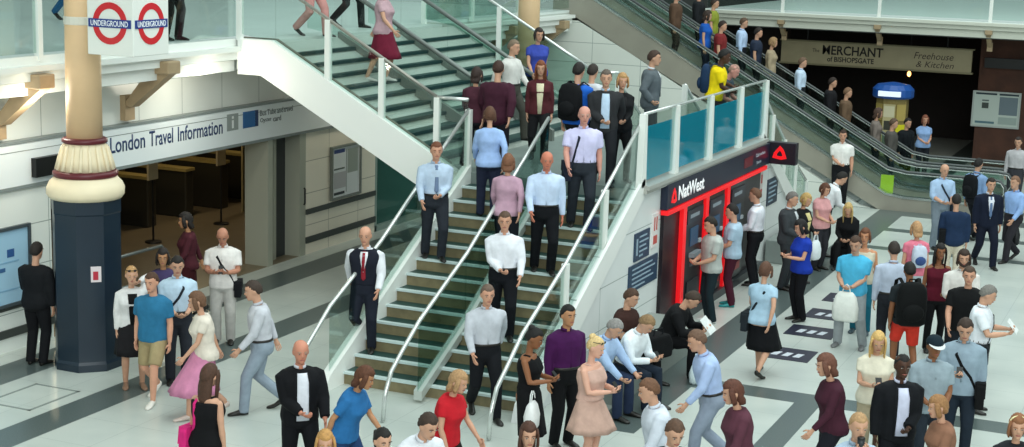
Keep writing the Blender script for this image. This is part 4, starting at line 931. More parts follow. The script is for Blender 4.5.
    if 'sunglasses' in extras or 'glasses' in extras or 'head_sunglasses' in extras:
        up_ = .085 if 'head_sunglasses' in extras else 0; fb = .0 if not up_ else .03
        g_ = MB()
        for s_ in (1, -1):
            g_.ball(H(s_*.033, -.103+fb, .006+up_), (.024, .006, .018), 10, 6, R=HR); g_.tube([H(s_*.055, -.095+fb, .01+up_), H(s_*.08, -.0+fb*.5, .008+up_*.8)], .004, 5)
        g_.tube([H(-.012, -.106+fb, .01+up_), H(.012, -.106+fb, .01+up_)], .004, 5)
        g_.build('sunglasses', BLACK, o)
    if 'headband' in extras:
        pts_ = [H(.084*math.cos(t), -.025, .115*math.sin(t)+.018) for t in [PI*q/12 for q in range(13)]]; MB().tube(pts_, [(.014, .006)]*13, 6, side=HR @ V(0, 1, 0)).build('headband', cloth('#e4d9a8'), o)
    return A
def bake_people():
    """turn the voxel modifiers into plain meshes and add fingers and faces"""
    for ob, vx, sm, fine in PENDING:
        r = ob.modifiers.new('fuse', 'REMESH'); r.mode = 'VOXEL'; r.voxel_size = vx; r.use_smooth_shade = True
        s = ob.modifiers.new('soften', 'SMOOTH'); s.factor = .5; s.iterations = sm
    bpy.context.view_layer.update(); dg = bpy.context.evaluated_depsgraph_get()
    for ob, vx, sm, fine in PENDING:
        me = bpy.data.meshes.new_from_object(ob.evaluated_get(dg), preserve_all_data_layers=False, depsgraph=dg)
        if fine is not None:
            bm = bmesh.new(); bm.from_mesh(me); bv = [bm.verts.new(v) for v in fine.v]
            for f, mi in zip(fine.f, fine.m):
                try: q = bm.faces.new([bv[i] for i in f]); q.material_index = mi; q.smooth = True
                except ValueError: pass
            bm.to_mesh(me); bm.free()
        old = ob.data; nm = old.name; ob.modifiers.clear(); ob.data = me; bpy.data.meshes.remove(old); me.name = nm
# ------------------------------------------------ carried things
def at_frame(name, loc, rz, label, cat, sc=1, group=None):
    o = thing(name, label, cat, loc, rz, group); o.scale = (sc,)*3; return o
def phone(A, label, both=False, hand='R'):
    p = (A['L']+A['R'])/2 if both else A[hand]; o = at_frame('phone', p+Vector((0, 0, .02)), A['rz'], label, 'phone')
    R = Matrix.Rotation(-.7, 3, 'X'); mb = MB().box((-.036, -.005, -.06), (.036, .005, .075)); mb.v = [tuple(R @ Vector(v)) for v in mb.v]; mb.build('phone_body', BLACK, o)
    mb = MB().box((-.031, .005, -.052), (.031, .007, .067)); mb.v = [tuple(R @ Vector(v)) for v in mb.v]; mb.build('screen', mat('#5d7487', .2, 0, 0, 8, 0, .1), o); return o
def paper(A, label, w=.34, hgt=.26, col='#dfe3e2', tilt=-.7, name='newspaper', cat='newspaper', fold=.5):
    p = (A['L']+A['R'])/2; o = at_frame(name, p+Vector((0, 0, .03)), A['rz'], label, cat)
    R = Matrix.Rotation(tilt, 3, 'X')
    for s_ in (1, -1):
        mb = MB().add([tuple(R @ Vector(v)) for v in [(0, .0, -hgt/2), (s_*w/2, -.05*fold, -hgt/2), (s_*w/2, -.05*fold, hgt/2), (0, 0, hgt/2), (0, .006, -hgt/2), (s_*w/2, .006-.05*fold, -hgt/2), (s_*w/2, .006-.05*fold, hgt/2), (0, .006, hgt/2)]], [(0,1,2,3),(7,6,5,4),(0,4,5,1),(1,5,6,2),(2,6,7,3),(3,7,4,0)])
        mb.build('page', mat(col, .7, 0, .12, 30), o)
    return o
def carrier(A, label, hand='L', col='#e3e6e8', w=.32, hgt=.38, name='carrier_bag', accent=None, dz=0):
    p = A[hand]+Vector((0, 0, dz)); o = at_frame(name, p-Vector((0, 0, hgt+.12)), A['rz'], label, 'bag')
    mb = MB(); vs = []; n = 14
    for z, kx, ky in ((0, .8, .7), (.04, .98, 1), (hgt*.5, 1, 1.1), (hgt*.85, .8, .7), (hgt, .5, .25)):
        for j in range(n):
            th = 2*PI*j/n; cx, cy = math.cos(th), math.sin(th); vs.append((w/2*kx*math.copysign(abs(cx)**.6, cx)*(1+.05*math.sin(j*3+z*40)), .075*ky*math.copysign(abs(cy)**.7, cy), z))
    mb.add(vs, [(i*n+j, i*n+(j+1) % n, (i+1)*n+(j+1) % n, (i+1)*n+j) for i in range(4) for j in range(n)]+[tuple(range(n))[::-1], tuple(range(4*n, 5*n))])
    mb.build('bag_body', mat(col, .5, 0, .08, 12, .4), o, True)
    for s_ in (1, -1): MB().tube([(-.06, s_*.01, hgt-.01), (-.04, s_*.01, hgt+.08), (0, s_*.01, hgt+.12), (.04, s_*.01, hgt+.08), (.06, s_*.01, hgt-.01)], .007, 6).build('handle', mat(col, .5), o)
    if accent: MB().box((-.1, -.092, hgt*.3), (.1, -.086, hgt*.6)).build('printed_block', mat(accent, .5), o)
    return o
def backpack(A, label, col='#15181c', sc=1.0, strap=True, accent=None):
    P_ = A['pts']; o = thing('backpack', label, 'backpack', A['back'], A['rz']); o.scale = (A['K']*sc,)*3
    mb = MB(); vs = []; n = 16
    for z, kx, ky in ((-.26, .7, .6), (-.23, .95, .95), (-.05, 1, 1.05), (.12, .96, .9), (.2, .75, .6), (.225, .4, .3)):
        for j in range(n):
            th = 2*PI*j/n; cx, cy = math.cos(th), math.sin(th); vs.append((.165*kx*math.copysign(abs(cx)**.6, cx), .03+.095*ky*math.copysign(abs(cy)**.7, cy), z))
    k = 6; mb.add(vs, [(i*n+j, i*n+(j+1) % n, (i+1)*n+(j+1) % n, (i+1)*n+j) for i in range(k-1) for j in range(n)]+[tuple(range(n))[::-1], tuple(range((k-1)*n, k*n))])
    mb.build('bag_body', cloth(col), o, True); MB().ball((0, .13, -.1), (.12, .05, .1), 12, 8).build('front_pocket', cloth(accent or col), o, True)
    MB().tube([(-.04, 0, .2), (-.03, 0, .25), (.03, 0, .25), (.04, 0, .2)], .009, 6).build('grab_handle', cloth(col), o)
    for s_ in (1, -1): MB().tube([(s_*.09, -.03, .19), (s_*.105, -.13, .235), (s_*.11, -.245, .19), (s_*.115, -.30, .06), (s_*.13, -.25, -.10), (s_*.14, -.06, -.2)], [(.022, .006)]*6, 6, side=(1, 0, 0)).build('shoulder_strap', cloth(col), o)
    return o
def shoulder_bag(A, label, col='#15161a', side='L', w=.34, hgt=.26, cross=True, low=0):
    """strap from the opposite shoulder across the chest to a bag at the hip"""
    p = A['hip'+side]; o = thing('shoulder_bag', label, 'bag', p+Vector((0, 0, -.22*A['K']-low)), A['rz']); k = A['K']; o.scale = (k,)*3
    MB().prism([(-w/2, 0), (w/2, 0), (w/2*.96, hgt*.9), (w/2*.8, hgt), (-w/2*.8, hgt), (-w/2*.96, hgt*.9)], 0, -.05, .05).build('bag_body', cloth(col), o, bevel=.015)
    MB().prism([(-w/2*.98, hgt*.45), (w/2*.98, hgt*.45), (w/2*.84, hgt*1.02), (-w/2*.84, hgt*1.02)], 0, -.06, .06).build('flap', cloth(col), o)
    inv = o.matrix_basis.inverted() if False else (Matrix.Translation(o.location) @ Matrix.Rotation(A['rz'], 4, 'Z') @ Matrix.Scale(k, 4)).inverted()
    M = A['M']; P_ = A['pts']; s_ = 1 if side == 'L' else -1; c = -s_ if cross else s_
    g = (1.03, .03)
    F_ = [P_['tsurf'](.02, s_*.16, g), P_['tsurf'](.16, s_*(.10 if cross else .13), g), P_['tsurf'](.30, c*.01 if cross else s_*.10, g), P_['tsurf'](.42, c*.075, g), P_['SP'](.535)+P_['rt']*(c*.085), P_['SP'](.44)+P_['rt']*(c*.07)+P_['bk']*.135, P_['SP'](.2)+P_['rt']*(s_*.08)+P_['bk']*.13, P_['SP'](.02)+P_['rt']*(s_*.18)+P_['bk']*.06]
    MB().tube([inv @ (M @ q) for q in F_], [(.018, .006)]*8, 6, side=(1, 0, 0)).build('strap', cloth(col), o); return o
def cup(A, label, hand='R', col='#20242a'):
    o = at_frame('cup', A[hand]+Vector((0, 0, -.02)), A['rz'], label, 'cup'); MB().lathe((0, 0, 0), [(.03, 0), (.036, .1)], 14).build('cup_body', mat(col, .5), o, True); MB().lathe((0, 0, .1), [(.039, 0), (.038, .012), (.03, .018)], 14).build('lid', BLACK, o, True); return o
# ================================================================ WHO STANDS WHERE
def ray(px, py): return _f+CR*((px-512)/F_PX)+CD*((py-223.5)/F_PX)
def surf(kind, x, y):
    if kind == 'floor': return 0.
    if kind == 'landing': return LZ if y >= 22.15 else surf('front', x, y)-.3
    if kind == 'front':
        if y < yb-.02: return 0.
        if y >= 22: return LZ
        return (int((y-yb)/GO)+1)*RISE
    if kind == 'upper':
        if x > XU: return LZ
        return min(UF, LZ+(int((XU-x)/GO)+1)*RU)
    if kind == 'gallery': return UF
    if kind == 'esc': return esc_z(x)+.02
    return float(kind)
def at(px, py, hh, kind='floor'):
    d = ray(px, py); prev = None; t = 8.
    while t < 62:
        p = Vector((0, 0, CAM_H))+d*t; z = surf(kind, p.x, p.y)
        if p.z <= z+hh: return (p.x, p.y, z)
        t += .01
    raise ValueError('no ground for %s' % ((px, py, kind),))
G_ST, G_Q, G_CON, G_SIT, G_ESC, G_TH = 'people on the stairs', 'people at the cash machines', 'people standing on the concourse', 'people gathered along the side wall', 'people riding the escalators', 'people near the ticket hall'
PALE, FAIR, TAN_, BROWN, DEEP = '#d9ab93', '#cf9a80', '#b5835f', '#8a5a3c', '#4a2f22'
def foot(px, py, z=0):
    d = ray(px, py); t = (z-CAM_H)/d.z; return (d.x*t, d.y*t, z)
def pf(label, loc, h=1.75, face=0, **k): return person(label, loc, face, h, **k)
def pr(label, px, py, h=1.75, face=0, kind='floor', hh=None, **k):
    loc = at(px, py, hh or h, kind)
    if kind in ('front', 'upper') and k.get('pose') in ('down', 'up'):
        ys = (-.05, .23) if k['pose'] == 'down' else (-.27, .0); rz = -YAW+math.radians(face); st = []
        for y in ys:
            q = Vector((-math.sin(rz)*y, math.cos(rz)*y)); st.append(min(.2, max(0, surf(kind, loc[0]+q.x, loc[1]+q.y)-loc[2])))
        k['steps'] = tuple(st)
    return person(label, loc, face, h, **k)
W_, LB, LIL, NVY, BLK, CHAR = '#e6e9ee', '#a9c3e2', '#c9c6e8', '#141a2b', '#0d0e10', '#2a2d31'
# ---- near the ticket hall and column
pr('man in a dark suit standing back to us before the blue screen', 35, 247, 1.72, 165, hh=1.69, group=G_TH, hair=('short', '#1a1310'), top=('jacket', '#14161a'), legs=('trousers', '#121317'), arms=('low', 'down'), nod=6)
pr('woman in white top and dark skirt half hidden behind man in blue', 131, 267, 1.66, 20, group=G_TH, sex='f', hair=('short', '#b48a5a'), top=('cardigan', '#d9d8d8'), under=BLK, legs=('skirt', '#1b1a1d', .4), arms=('ear', 'down'), shoes='#8a6a55', pose='contra', extras=('head_sunglasses',))
pr('man in teal blue t-shirt and khaki shorts by the navy column base', 153, 271, 1.74, -15, group=G_TH, hair=('short', '#4a3020'), top=('tshirt', '#2c6f95'), legs=('shorts', '#a0906c'), shoes='#dedad2', arms=('down', 'down'), pose='walk', skin=FAIR)
a = pr('dark haired man in pale blue shirt with cross-body strap near the column', 177, 257, 1.76, 15, group=G_TH, hair=('short', '#1a1411'), top=('shirt', '#bcd3e6'), legs=('trousers', '#2b2e36'), arms=('low', 'clasp'), nod=16, extras=('rolled',))
shoulder_bag(a, 'dark cross-body bag worn by the man in the pale blue shirt', '#262b33', 'R')
pr('person with dark hair and purple top behind the man in pale blue', 163, 250, 1.68, 10, group=G_TH, sex='f', hair=('bob', '#1d1512'), top=('blouse', '#43395e'), legs=('trousers', '#1d1e24'), skin=TAN_)
a = pr('balding man in white polo shirt looking down at his phone', 223, 228, 1.76, 5, group=G_TH, hair=('bald', '#3a2a1e'), top=('polo', '#e4dfdc'), legs=('chinos', '#b9b6b2'), arms=('phone', 'phone'), nod=26, skin='#b98068')
phone(a, 'black phone held by the balding man in white', True); shoulder_bag(a, 'black bag hanging at the balding man\'s front hip', '#121317', 'L', .28, .24)
pr('person in dark maroon top walking inside the dim ticket hall', 188, 212, 1.7, -70, group=G_TH, sex='f', hair=('bob', '#1b1310'), top=('cardigan', '#4a2029'), legs=('skirt', '#3b1217', .5), pose='walk', arms=('fwd', 'back'), skin=TAN_)
pr('man in pale grey shirt and grey trousers striding leftward across floor', 262, 279, 1.76, -75, group=G_TH, hair=('short', '#3a2c24'), top=('shirt', '#c3c5cd'), legs=('trousers', '#8d9aa8'), pose='walk', arms=('fwd', 'back'), lean=6)
pr('woman in cream blouse and pink skirt hurrying left past the column', 205, 290, 1.66, -70, group=G_TH, sex='f', hair=('medium', '#6a4a34'), top=('blouse', '#ddd3c6'), legs=('skirt', '#cf86a8', .55, .12), pose='walk', arms=('fwd', 'back'), lean=6, shoes='#c9b9b0')
a = pr('brown haired woman in black sleeveless top with pink bag, bottom left', 207, 368, 1.66, 150, group=G_TH, sex='f', hair=('long', '#4a2f20'), top=('tank', '#111114'), legs=('leggings', '#17171b'), arms=('down', 'down'))
shoulder_bag(a, 'bright pink bag on the shoulder of the woman in black', '#d42a78', 'L', .36, .34, False)
# ---- on the front stairs
a = pr('bald man in white shirt and dark waistcoat descending left side of stairs', 366, 226, 1.78, -5, 'front', group=G_ST, hair=('bald', '#8a6f5c'), top=('waistcoat', '#1b1e2a'), under='#e2e4ea', tie='#8c2430', legs=('trousers', '#1e222e'), pose='down', steps=(0, 0), arms=('fwd', 'back'), skin=FAIR)
pr('man in light blue shirt walking down beside the left handrail', 436, 153, 1.76, 10, 'front', group=G_ST, hair=('short', '#6e3f28'), top=('shirt', '#b4c6dc'), legs=('trousers', '#2a2e36'), pose='down', arms=('clasp', 'fwd'), skin=FAIR, tie='#6d7f9c')
pr('woman in mauve blouse climbing the middle of the stairs', 508, 160, 1.66, 175, 'front', group=G_ST, sex='f', hair=('bob', '#7a5038'), top=('cardigan', '#bd98ab'), legs=('trousers', '#20232b'), pose='up', arms=('fwd', 'back'))
a = pr('bald man in pale blue shirt and black trousers walking down right lane', 547, 153, 1.77, 5, 'front', group=G_ST, hair=('bald', '#9a7f6b'), top=('shirt', '#c3d4ee'), legs=('trousers', '#101217'), pose='down', arms=('down', 'fwd'), skin='#c77a62')
a = pr('man in bright white shirt and black trousers coming down lower right lane', 505, 214, 1.78, 0, 'front', group=G_ST, hair=('short', '#5a4334'), top=('shirt', '#e4e6ee'), legs=('trousers', '#13151b'), pose='down', arms=('fwd', 'clasp'), skin=FAIR)
a = pr('heavy man in lilac shirt with dark strap on right side of stairs', 584, 115, 1.82, 5, 'front', group=G_ST, build=1.16, hair=('bald', '#b9a79a'), top=('short_shirt', '#cbc8ea'), legs=('trousers', '#2b3038'), pose='down', arms=('down', 'fwd'), skin='#cf9484')
shoulder_bag(a, 'dark shoulder bag of the heavy man in lilac', '#222634', 'R', .34, .26, False)
pr('grey trousered man in pale grey shirt at foot of right lane', 487, 283, 1.78, 15, 'front', group=G_ST, hair=('short', '#6a564a'), top=('shirt', '#bfc3cc'), legs=('trousers', '#14161b'), pose='walk', arms=('back', 'fwd'), skin=FAIR)
a = pr('fair haired woman in red top on bottom steps of the stairs', 446, 366, 1.62, 60, 'front', group=G_ST, sex='f', hair=('bob', '#b08a62'), top=('blouse', '#c2202c'), legs=('trousers', '#231d1c'), pose='walk', arms=('fwd', 'carry'), lean=12)
pr('woman in light blue dress shirt near the top left of the stairs', 490, 116, 1.68, 185, 'front', group=G_ST, sex='f', hair=('medium', '#5a3a28'), top=('cardigan', '#9db9e6'), legs=('trousers', '#2a2f45'), pose='up', arms=('fwd', 'back'))
# ---- landing
pr('person in dark maroon jacket with back turned at the stair head', 498, 64, 1.78, 170, 'landing', group=G_ST, hair=('short', '#3a2219'), top=('jacket', '#3f1d2c'), legs=('trousers', '#1d1c24'), pose='walk', arms=('fwd', 'back'))
pr('person in plum cardigan at left edge of the landing crowd', 476, 72, 1.64, 165, 'landing', hh=1.56, group=G_ST, sex='f', hair=('bob', '#2e1d18'), top=('cardigan', '#4a2733'), legs=('trousers', '#26242c'), pose='walk2', arms=('fwd', 'back'))
a = pr('woman in cream top and dark cardigan facing us on the landing', 541, 60, 1.68, 0, 'landing', group=G_ST, sex='f', hair=('long', '#7c4326'), top=('cardigan', '#54262c'), under='#e0d8b8', legs=('trousers', '#1f1f22'), pose='walk', arms=('down', 'down'), extras=())
a = pr('man in royal blue shirt with black backpack seen from behind', 578, 62, 1.8, 150, 'landing', group=G_ST, hair=('short', '#17110e'), top=('tshirt', '#2061c4'), legs=('trousers', '#1c1d22'), pose='walk', arms=('down', 'fwd'))
backpack(a, 'black backpack on the man in royal blue', '#101114', 1.15)
pr('man in dark open jacket and pale blue shirt starting down stairs', 606, 78, 1.76, 0, 'landing', group=G_ST, hair=('short', '#5d5149'), top=('jacket', '#2d2e31'), under='#b9cfe6', legs=('trousers', '#1b1d22'), extras=('open',), pose='walk', arms=('back', 'clasp'))
pr('blonde woman in black cardigan beside the right handrail on the landing', 622, 74, 1.66, 10, 'landing', group=G_ST, sex='f', hair=('medium', '#b08858'), top=('cardigan', '#16171a'), under='#1d1d20', legs=('leggings', '#121316'), pose='contra', arms=('clasp', 'carry'))
pr('man in grey suit standing still at the landing corner', 652, 52, 1.8, 80, 'landing', group=G_ST, hair=('short', '#3e2a20'), top=('jacket', '#5d656b'), under='#d9dde2', legs=('trousers', '#4d5459'), arms=('down', 'pocket'), turn=0)
a = pr('man in yellow shirt with blue rucksack leaning on glass of landing', 716, 55, 1.78, 80, 'landing', hh=1.68, group=G_ST, hair=('short', '#0f0c0b'), top=('tshirt', '#f0d315'), legs=('jeans', '#1d2433'), arms=('rail', 'clasp'), lean=10, skin=DEEP)
backpack(a, 'navy blue rucksack on the man in yellow', '#1d3350', 1.05)
pf('bald person in dark top crouching at the landing glass beside yellow shirt', (-8.35, 28.0, LZ), 1.7, 60, group=G_ST, hair=('buzz', '#9a7a6c'), top=('tshirt', '#3d4a54'), legs=('jeans', '#232c3b'), arms=('low', 'low'), pose='perch', lean=26, skin='#c99086')
pr('man in white shirt stepping off the upper stairs onto landing', 512, 40, 1.76, 60, 'upper', group=G_ST, hair=('short', '#7b6a58'), top=('shirt', '#d8d6d2'), legs=('trousers', '#4b4a44'), pose='walk', arms=('fwd', 'back'))
pr('person in violet blue top at far side of landing', 538, 36, 1.7, 20, 'upper', group=G_ST, sex='f', hair=('medium', '#2b201c'), top=('blouse', '#3b4ba5'), legs=('trousers', '#22242e'), pose='walk', arms=('back', 'fwd'))
pr('person in pale shirt waiting by the far landing rail', 592, 66, 1.68, 150, 'landing', group=G_ST, hair=('short', '#2b211c'), top=('tshirt', '#c7c9cf'), legs=('trousers', '#2a2c33'), arms=('phone', 'phone'))
# ---- upper flight and left gallery
pr('woman with maroon skirt and pale top walking down upper stairs', 384, -18, 1.68, 75, 'upper', group=G_ST, sex='f', hair=('bob', '#6b4a3a'), top=('blouse', '#b99aa2'), legs=('skirt', '#6d1d33', .5), pose='down', arms=('back', 'fwd'), shoes='#c8c3c0')
pf('person in pink top and pale trousers at the top of upper stairs', foot(312, 36, UF), 1.68, 60, group=G_ST, sex='f', hair=('short', '#7a5a48'), top=('blouse', '#c98e8c'), legs=('trousers', '#c58f8a'), pose='walk', arms=('fwd', 'back'))
pf('person in black walking across the head of the upper stairs', (-15.3, 26.4, UF), 1.74, 60, group=G_ST, hair=('short', '#1c1512'), top=('jacket', '#17171a'), legs=('trousers', '#1d1e20'), pose='walk', arms=('fwd', 'back'))
pf('person in black trousers leaning at the left gallery glass', (-15.55, 21.1, UF), 1.74, 60, group=G_TH, hair=('short', '#1c1512'), top=('jacket', '#1b1d20'), legs=('trousers', '#0f1013'), pose='contra', arms=('rail', 'rail'), lean=24)
pf('person in blue jeans walking on the left gallery', foot(70, 20, UF), 1.76, 60, group=G_TH, hair=('short', '#33261f'), top=('tshirt', '#d5d8dc'), legs=('jeans', '#24679a'), pose='walk', arms=('fwd', 'back'))
# ---- bottom centre
a = pr('balding man in black suit and open white collar at foot of stairs', 300, 338, 1.77, 20, group=G_CON, hair=('bald', '#a58a76'), top=('jacket', '#111216'), under='#dcdfe8', legs=('trousers', '#101116'), arms=('fwd', 'clasp'), pose='walk', skin='#c9876f', extras=('open',))
a = pr('brown haired woman in bright blue top leaning forward near the stairs', 344, 366, 1.66, 70, hh=1.58, group=G_CON, sex='f', hair=('bob', '#5a3420'), top=('tshirt', '#2c6da6'), legs=('jeans', '#27406a'), pose='walk', arms=('fwd', 'back'), lean=20, skin=TAN_)
pr('blonde woman with only head and shoulders showing, bottom centre left', 325, 432, 1.66, 10, group=G_CON, sex='f', hair=('long', '#b98a50'), top=('blouse', '#3a3a44'), legs=('trousers', '#22242a'))
pr('black haired woman with only head showing, bottom centre', 381, 430, 1.66, 30, group=G_CON, sex='f', hair=('pony', '#14100f'), top=('blouse', '#d7d9df'), legs=('trousers', '#22242a'))
pr('person in white shirt bending low at the bottom of the stairs', 412, 424, 1.74, 40, group=G_CON, hair=('short', '#3a2a20'), top=('shirt', '#dfe3ea'), legs=('trousers', '#20232a'), pose='walk', lean=20, arms=('fwd', 'back'), hh=1.5)
a = pr('black haired woman in sleeveless black dress looking at her phone', 530, 329, 1.66, 70, group=G_CON, sex='f', hair=('bun', '#0f0c0c'), top=('dress', '#0d0e11'), legs=('skirt', '#0d0e11', .5, .02), arms=('phone', 'phone'), nod=22, skin=BROWN, shoes='#171312')
phone(a, 'phone held by the woman in the black dress', True)
p = A_ = a; carrier(dict(L=p['M'] @ Vector((-.17, -.12, 1.02)), R=p['R'], rz=p['rz']), 'white carrier bag on the arm of the woman in black dress', 'L', '#e2e4e4', .26, .34)
pr('black haired man in dark purple shirt beside the stairs', 567, 307, 1.76, 30, group=G_CON, hair=('short', '#0f0c0b'), top=('shirt', '#43154a'), legs=('trousers', '#101114'), arms=('down', 'down'), skin=TAN_, nod=2)
a = pr('blonde woman in dusty pink flared dress using her phone', 592, 338, 1.66, 60, group=G_CON, sex='f', build=1.22, hair=('bun', '#d8bb84'), top=('dress', '#cba79a'), legs=('skirt', '#c9a698', .30, .13), arms=('phone', 'phone'), nod=18, skin='#dba892', shoes='#caa08a', extras=('head_sunglasses',))
phone(a, 'phone held by the woman in the pink dress', True)
pr('brown haired woman facing us at the bottom edge below the black dress', 528, 424, 1.66, 10, group=G_CON, sex='f', hair=('long', '#4a2c1f'), top=('blouse', '#7c5a52'), legs=('trousers', '#22242a'))
pr('man in dark suit looking down, bottom edge right of the pink dress', 673, 419, 1.76, 15, group=G_CON, hair=('short', '#5a4030'), top=('jacket', '#16181e'), under='#e3dde4', legs=('trousers', '#16181e'), nod=24)
# ---- people sitting on the ledge by the side wall
def sitter(label, px, py, seat=.42, hh=1.27, **k):
    loc = at(px, py, hh); h = k.pop('h', 1.75); f = k.pop('face', 40)
    return person(label, loc, f, h, pose='sit', seat=seat, group=G_SIT, **k)
sitter('grey haired man in pale blue shirt seated behind the pink dress', 598, 322, face=55, hair=('short', '#8d8a88'), top=('shirt', '#a5bfe2'), legs=('trousers', '#25314a'), arms=('knee', 'knee'), lean=18, nod=24, hh=1.22)
a = sitter('fair haired seated man in white shirt reading his phone', 627, 317, face=55, hair=('short', '#8b6f4e'), top=('shirt', '#e4ecf2'), legs=('trousers', '#1e2836'), arms=('phone', 'phone'), lean=22, nod=28, hh=1.2)
phone(a, 'phone of the seated man in the white shirt', True)
sitter('brown haired person in dark top seated against white wall', 627, 303, face=60, hair=('short', '#4a3122'), top=('tshirt', '#3a2420'), legs=('trousers', '#17181c'), arms=('low', 'low'), nod=22, hh=1.14)
a = sitter('man in black suit seated reading a newspaper by the red frames', 668, 292, face=70, hair=('short', '#3b2c22'), top=('jacket', '#0f1013'), legs=('trousers', '#0e0f12'), arms=('read', 'read'), lean=28, nod=26, hh=1.2)
paper(a, 'white newspaper held by the seated man in black')
_x = a['o'].location
hb = thing('holdall', 'large black holdall on the ledge beside the newspaper reader', 'bag', (_x.x+.05, _x.y-.75, .42), 1.2)
MB().prism([(-.26, 0), (.26, 0), (.28, .2), (.2, .34), (-.2, .34), (-.28, .2)], 1, -.17, .17).build('bag_body', cloth('#0c0d10'), hb, bevel=.04)
for q in (-.1, .1): MB().tube([(-.1, q, .33), (-.08, q, .43), (.08, q, .43), (.1, q, .33)], .012, 6).build('handle', cloth('#15171b'), hb)
carrier(dict(L=Vector((_x.x+.55, _x.y-.25, .42)), R=0, rz=a['rz']), 'white and teal carrier bag standing on the floor by the newspaper reader', 'L', '#cfdfe4', .34, .3, accent='#2f9bb0')
# ---- centre floor walkers
pr('man in pale blue shirt rushing left across the centre floor', 716, 326, 1.76, -80, group=G_CON, hair=('short', '#6b4f3e'), top=('shirt', '#a9bee4'), legs=('trousers', '#8d99ab'), pose='walk', arms=('fwd', 'back'), lean=16)
a = pr('woman in pale blue top and black skirt walking near the floor stickers', 765, 262, 1.68, 150, group=G_CON, sex='f', hair=('medium', '#5b3c2c'), top=('blouse', '#a8c6dc'), legs=('skirt', '#121317', .5), pose='walk', arms=('fwd', 'back'))
shoulder_bag(a, 'dark bag at the side of the woman in black skirt', '#20262c', 'L', .34, .28)
pr('person in brown and purple striding left behind the dark suit', 745, 378, 1.72, -75, group=G_CON, sex='f', hair=('bob', '#5b3325'), top=('cardigan', '#5a3340'), legs=('jeans', '#8f9db8'), pose='walk', arms=('fwd', 'back'), lean=8)
pr('brown haired man in white shirt and pale trousers striding at bottom centre', 664, 376, 1.74, -80, group=G_CON, hair=('short', '#6d4a34'), top=('shirt', '#cfd6e2'), legs=('chinos', '#b7bfcb'), pose='walk2', arms=('fwd', 'back'), lean=10)
pr('fair haired woman in brown top crossing in front of grey polo shirt', 948, 394, 1.62, -80, group=G_CON, sex='f', hair=('medium', '#9a7048'), top=('cardigan', '#8b6450'), legs=('skirt', '#6b3a33', .5, .08), pose='walk', arms=('fwd', 'back'), lean=6)
# ---- cash machine queue
a = pr('man in grey t-shirt using the leftmost cash machine', 714, 218, 1.74, -75, group=G_Q, hair=('short', '#20170f'), top=('tshirt', '#b3b8b4'), legs=('jeans', '#1b2a30'), shoes='#e3e5e5', arms=('low', 'low'), nod=18)
pr('dark haired man in pale blue t-shirt and maroon trousers at machine', 735, 206, 1.74, -100, group=G_Q, hair=('short', '#15100d'), top=('tshirt', '#a9c2d6'), legs=('jeans', '#451a2a'), shoes='#1f8f92', arms=('low', 'low'), nod=10)
pr('brown haired man in white shirt at the rightmost cash machine', 758, 190, 1.76, -110, group=G_Q, hair=('short', '#6b4a36'), top=('shirt', '#e3e6f0'), legs=('trousers', '#14161b'), arms=('low', 'low'), nod=10)
# ---- group along the wall, right of the machines
pr('grey haired man in charcoal suit leaning on wall by the cash machines', 790, 193, 1.76, 60, group=G_SIT, hair=('short', '#6f6a66'), top=('jacket', '#3a3e42'), under='#c9cdd2', legs=('trousers', '#303438'), arms=('fold', 'low'), nod=14)
a = pr('dark haired woman in royal blue top looking at her phone', 804, 221, 1.68, -70, group=G_CON, sex='f', hair=('bob', '#141011'), top=('blouse', '#1c3aa6'), legs=('trousers', '#101116'), arms=('phone', 'phone'), nod=18, skin=FAIR)
phone(a, 'phone held by the woman in royal blue', True)
a = pr('blonde woman in black and yellow top standing with white bag', 804, 194, 1.66, 45, group=G_SIT, sex='f', hair=('medium', '#b9985e'), top=('cardigan', '#17181a'), under='#d6c98f', legs=('jeans', '#2a4a62'), arms=('low', 'carry'), nod=18)
carrier(a, 'long white carrier bag held by the blonde woman', 'L', '#dde5ea', .26, .36)
pr('brown haired woman in pink top near the ledge seat', 823, 184, 1.66, 40, group=G_SIT, sex='f', hair=('medium', '#5c3826'), top=('blouse', '#d39a9c'), legs=('trousers', '#2a2a30'), arms=('low', 'low'), nod=18)
pr('dark haired man in white shirt stooping behind the pink top', 826, 176, 1.76, 100, hh=1.62, group=G_SIT, hair=('short', '#17120f'), top=('shirt', '#e3e6ea'), legs=('trousers', '#1b1d22'), arms=('low', 'low'), lean=26, nod=16)
a = sitter('blonde woman in black sitting on the floor of the concourse', 850, 204, seat=.40, hh=1.22, face=-20, sex='f', h=1.68, hair=('long', '#c2a36a'), top=('cardigan', '#121316'), legs=('trousers', '#121316'), arms=('low', 'low'), lean=14, nod=16)
tag(MB().box((-.3, -.12, 0), (.3, .3, .38)).build('suitcase', cloth('#17181b'), bevel=.04), 'black soft suitcase used as a seat by the blonde woman', 'suitcase'); SEAT = bpy.data.objects['suitcase']; SEAT.location = a['o'].location; SEAT.rotation_euler = (0, 0, a['rz'])
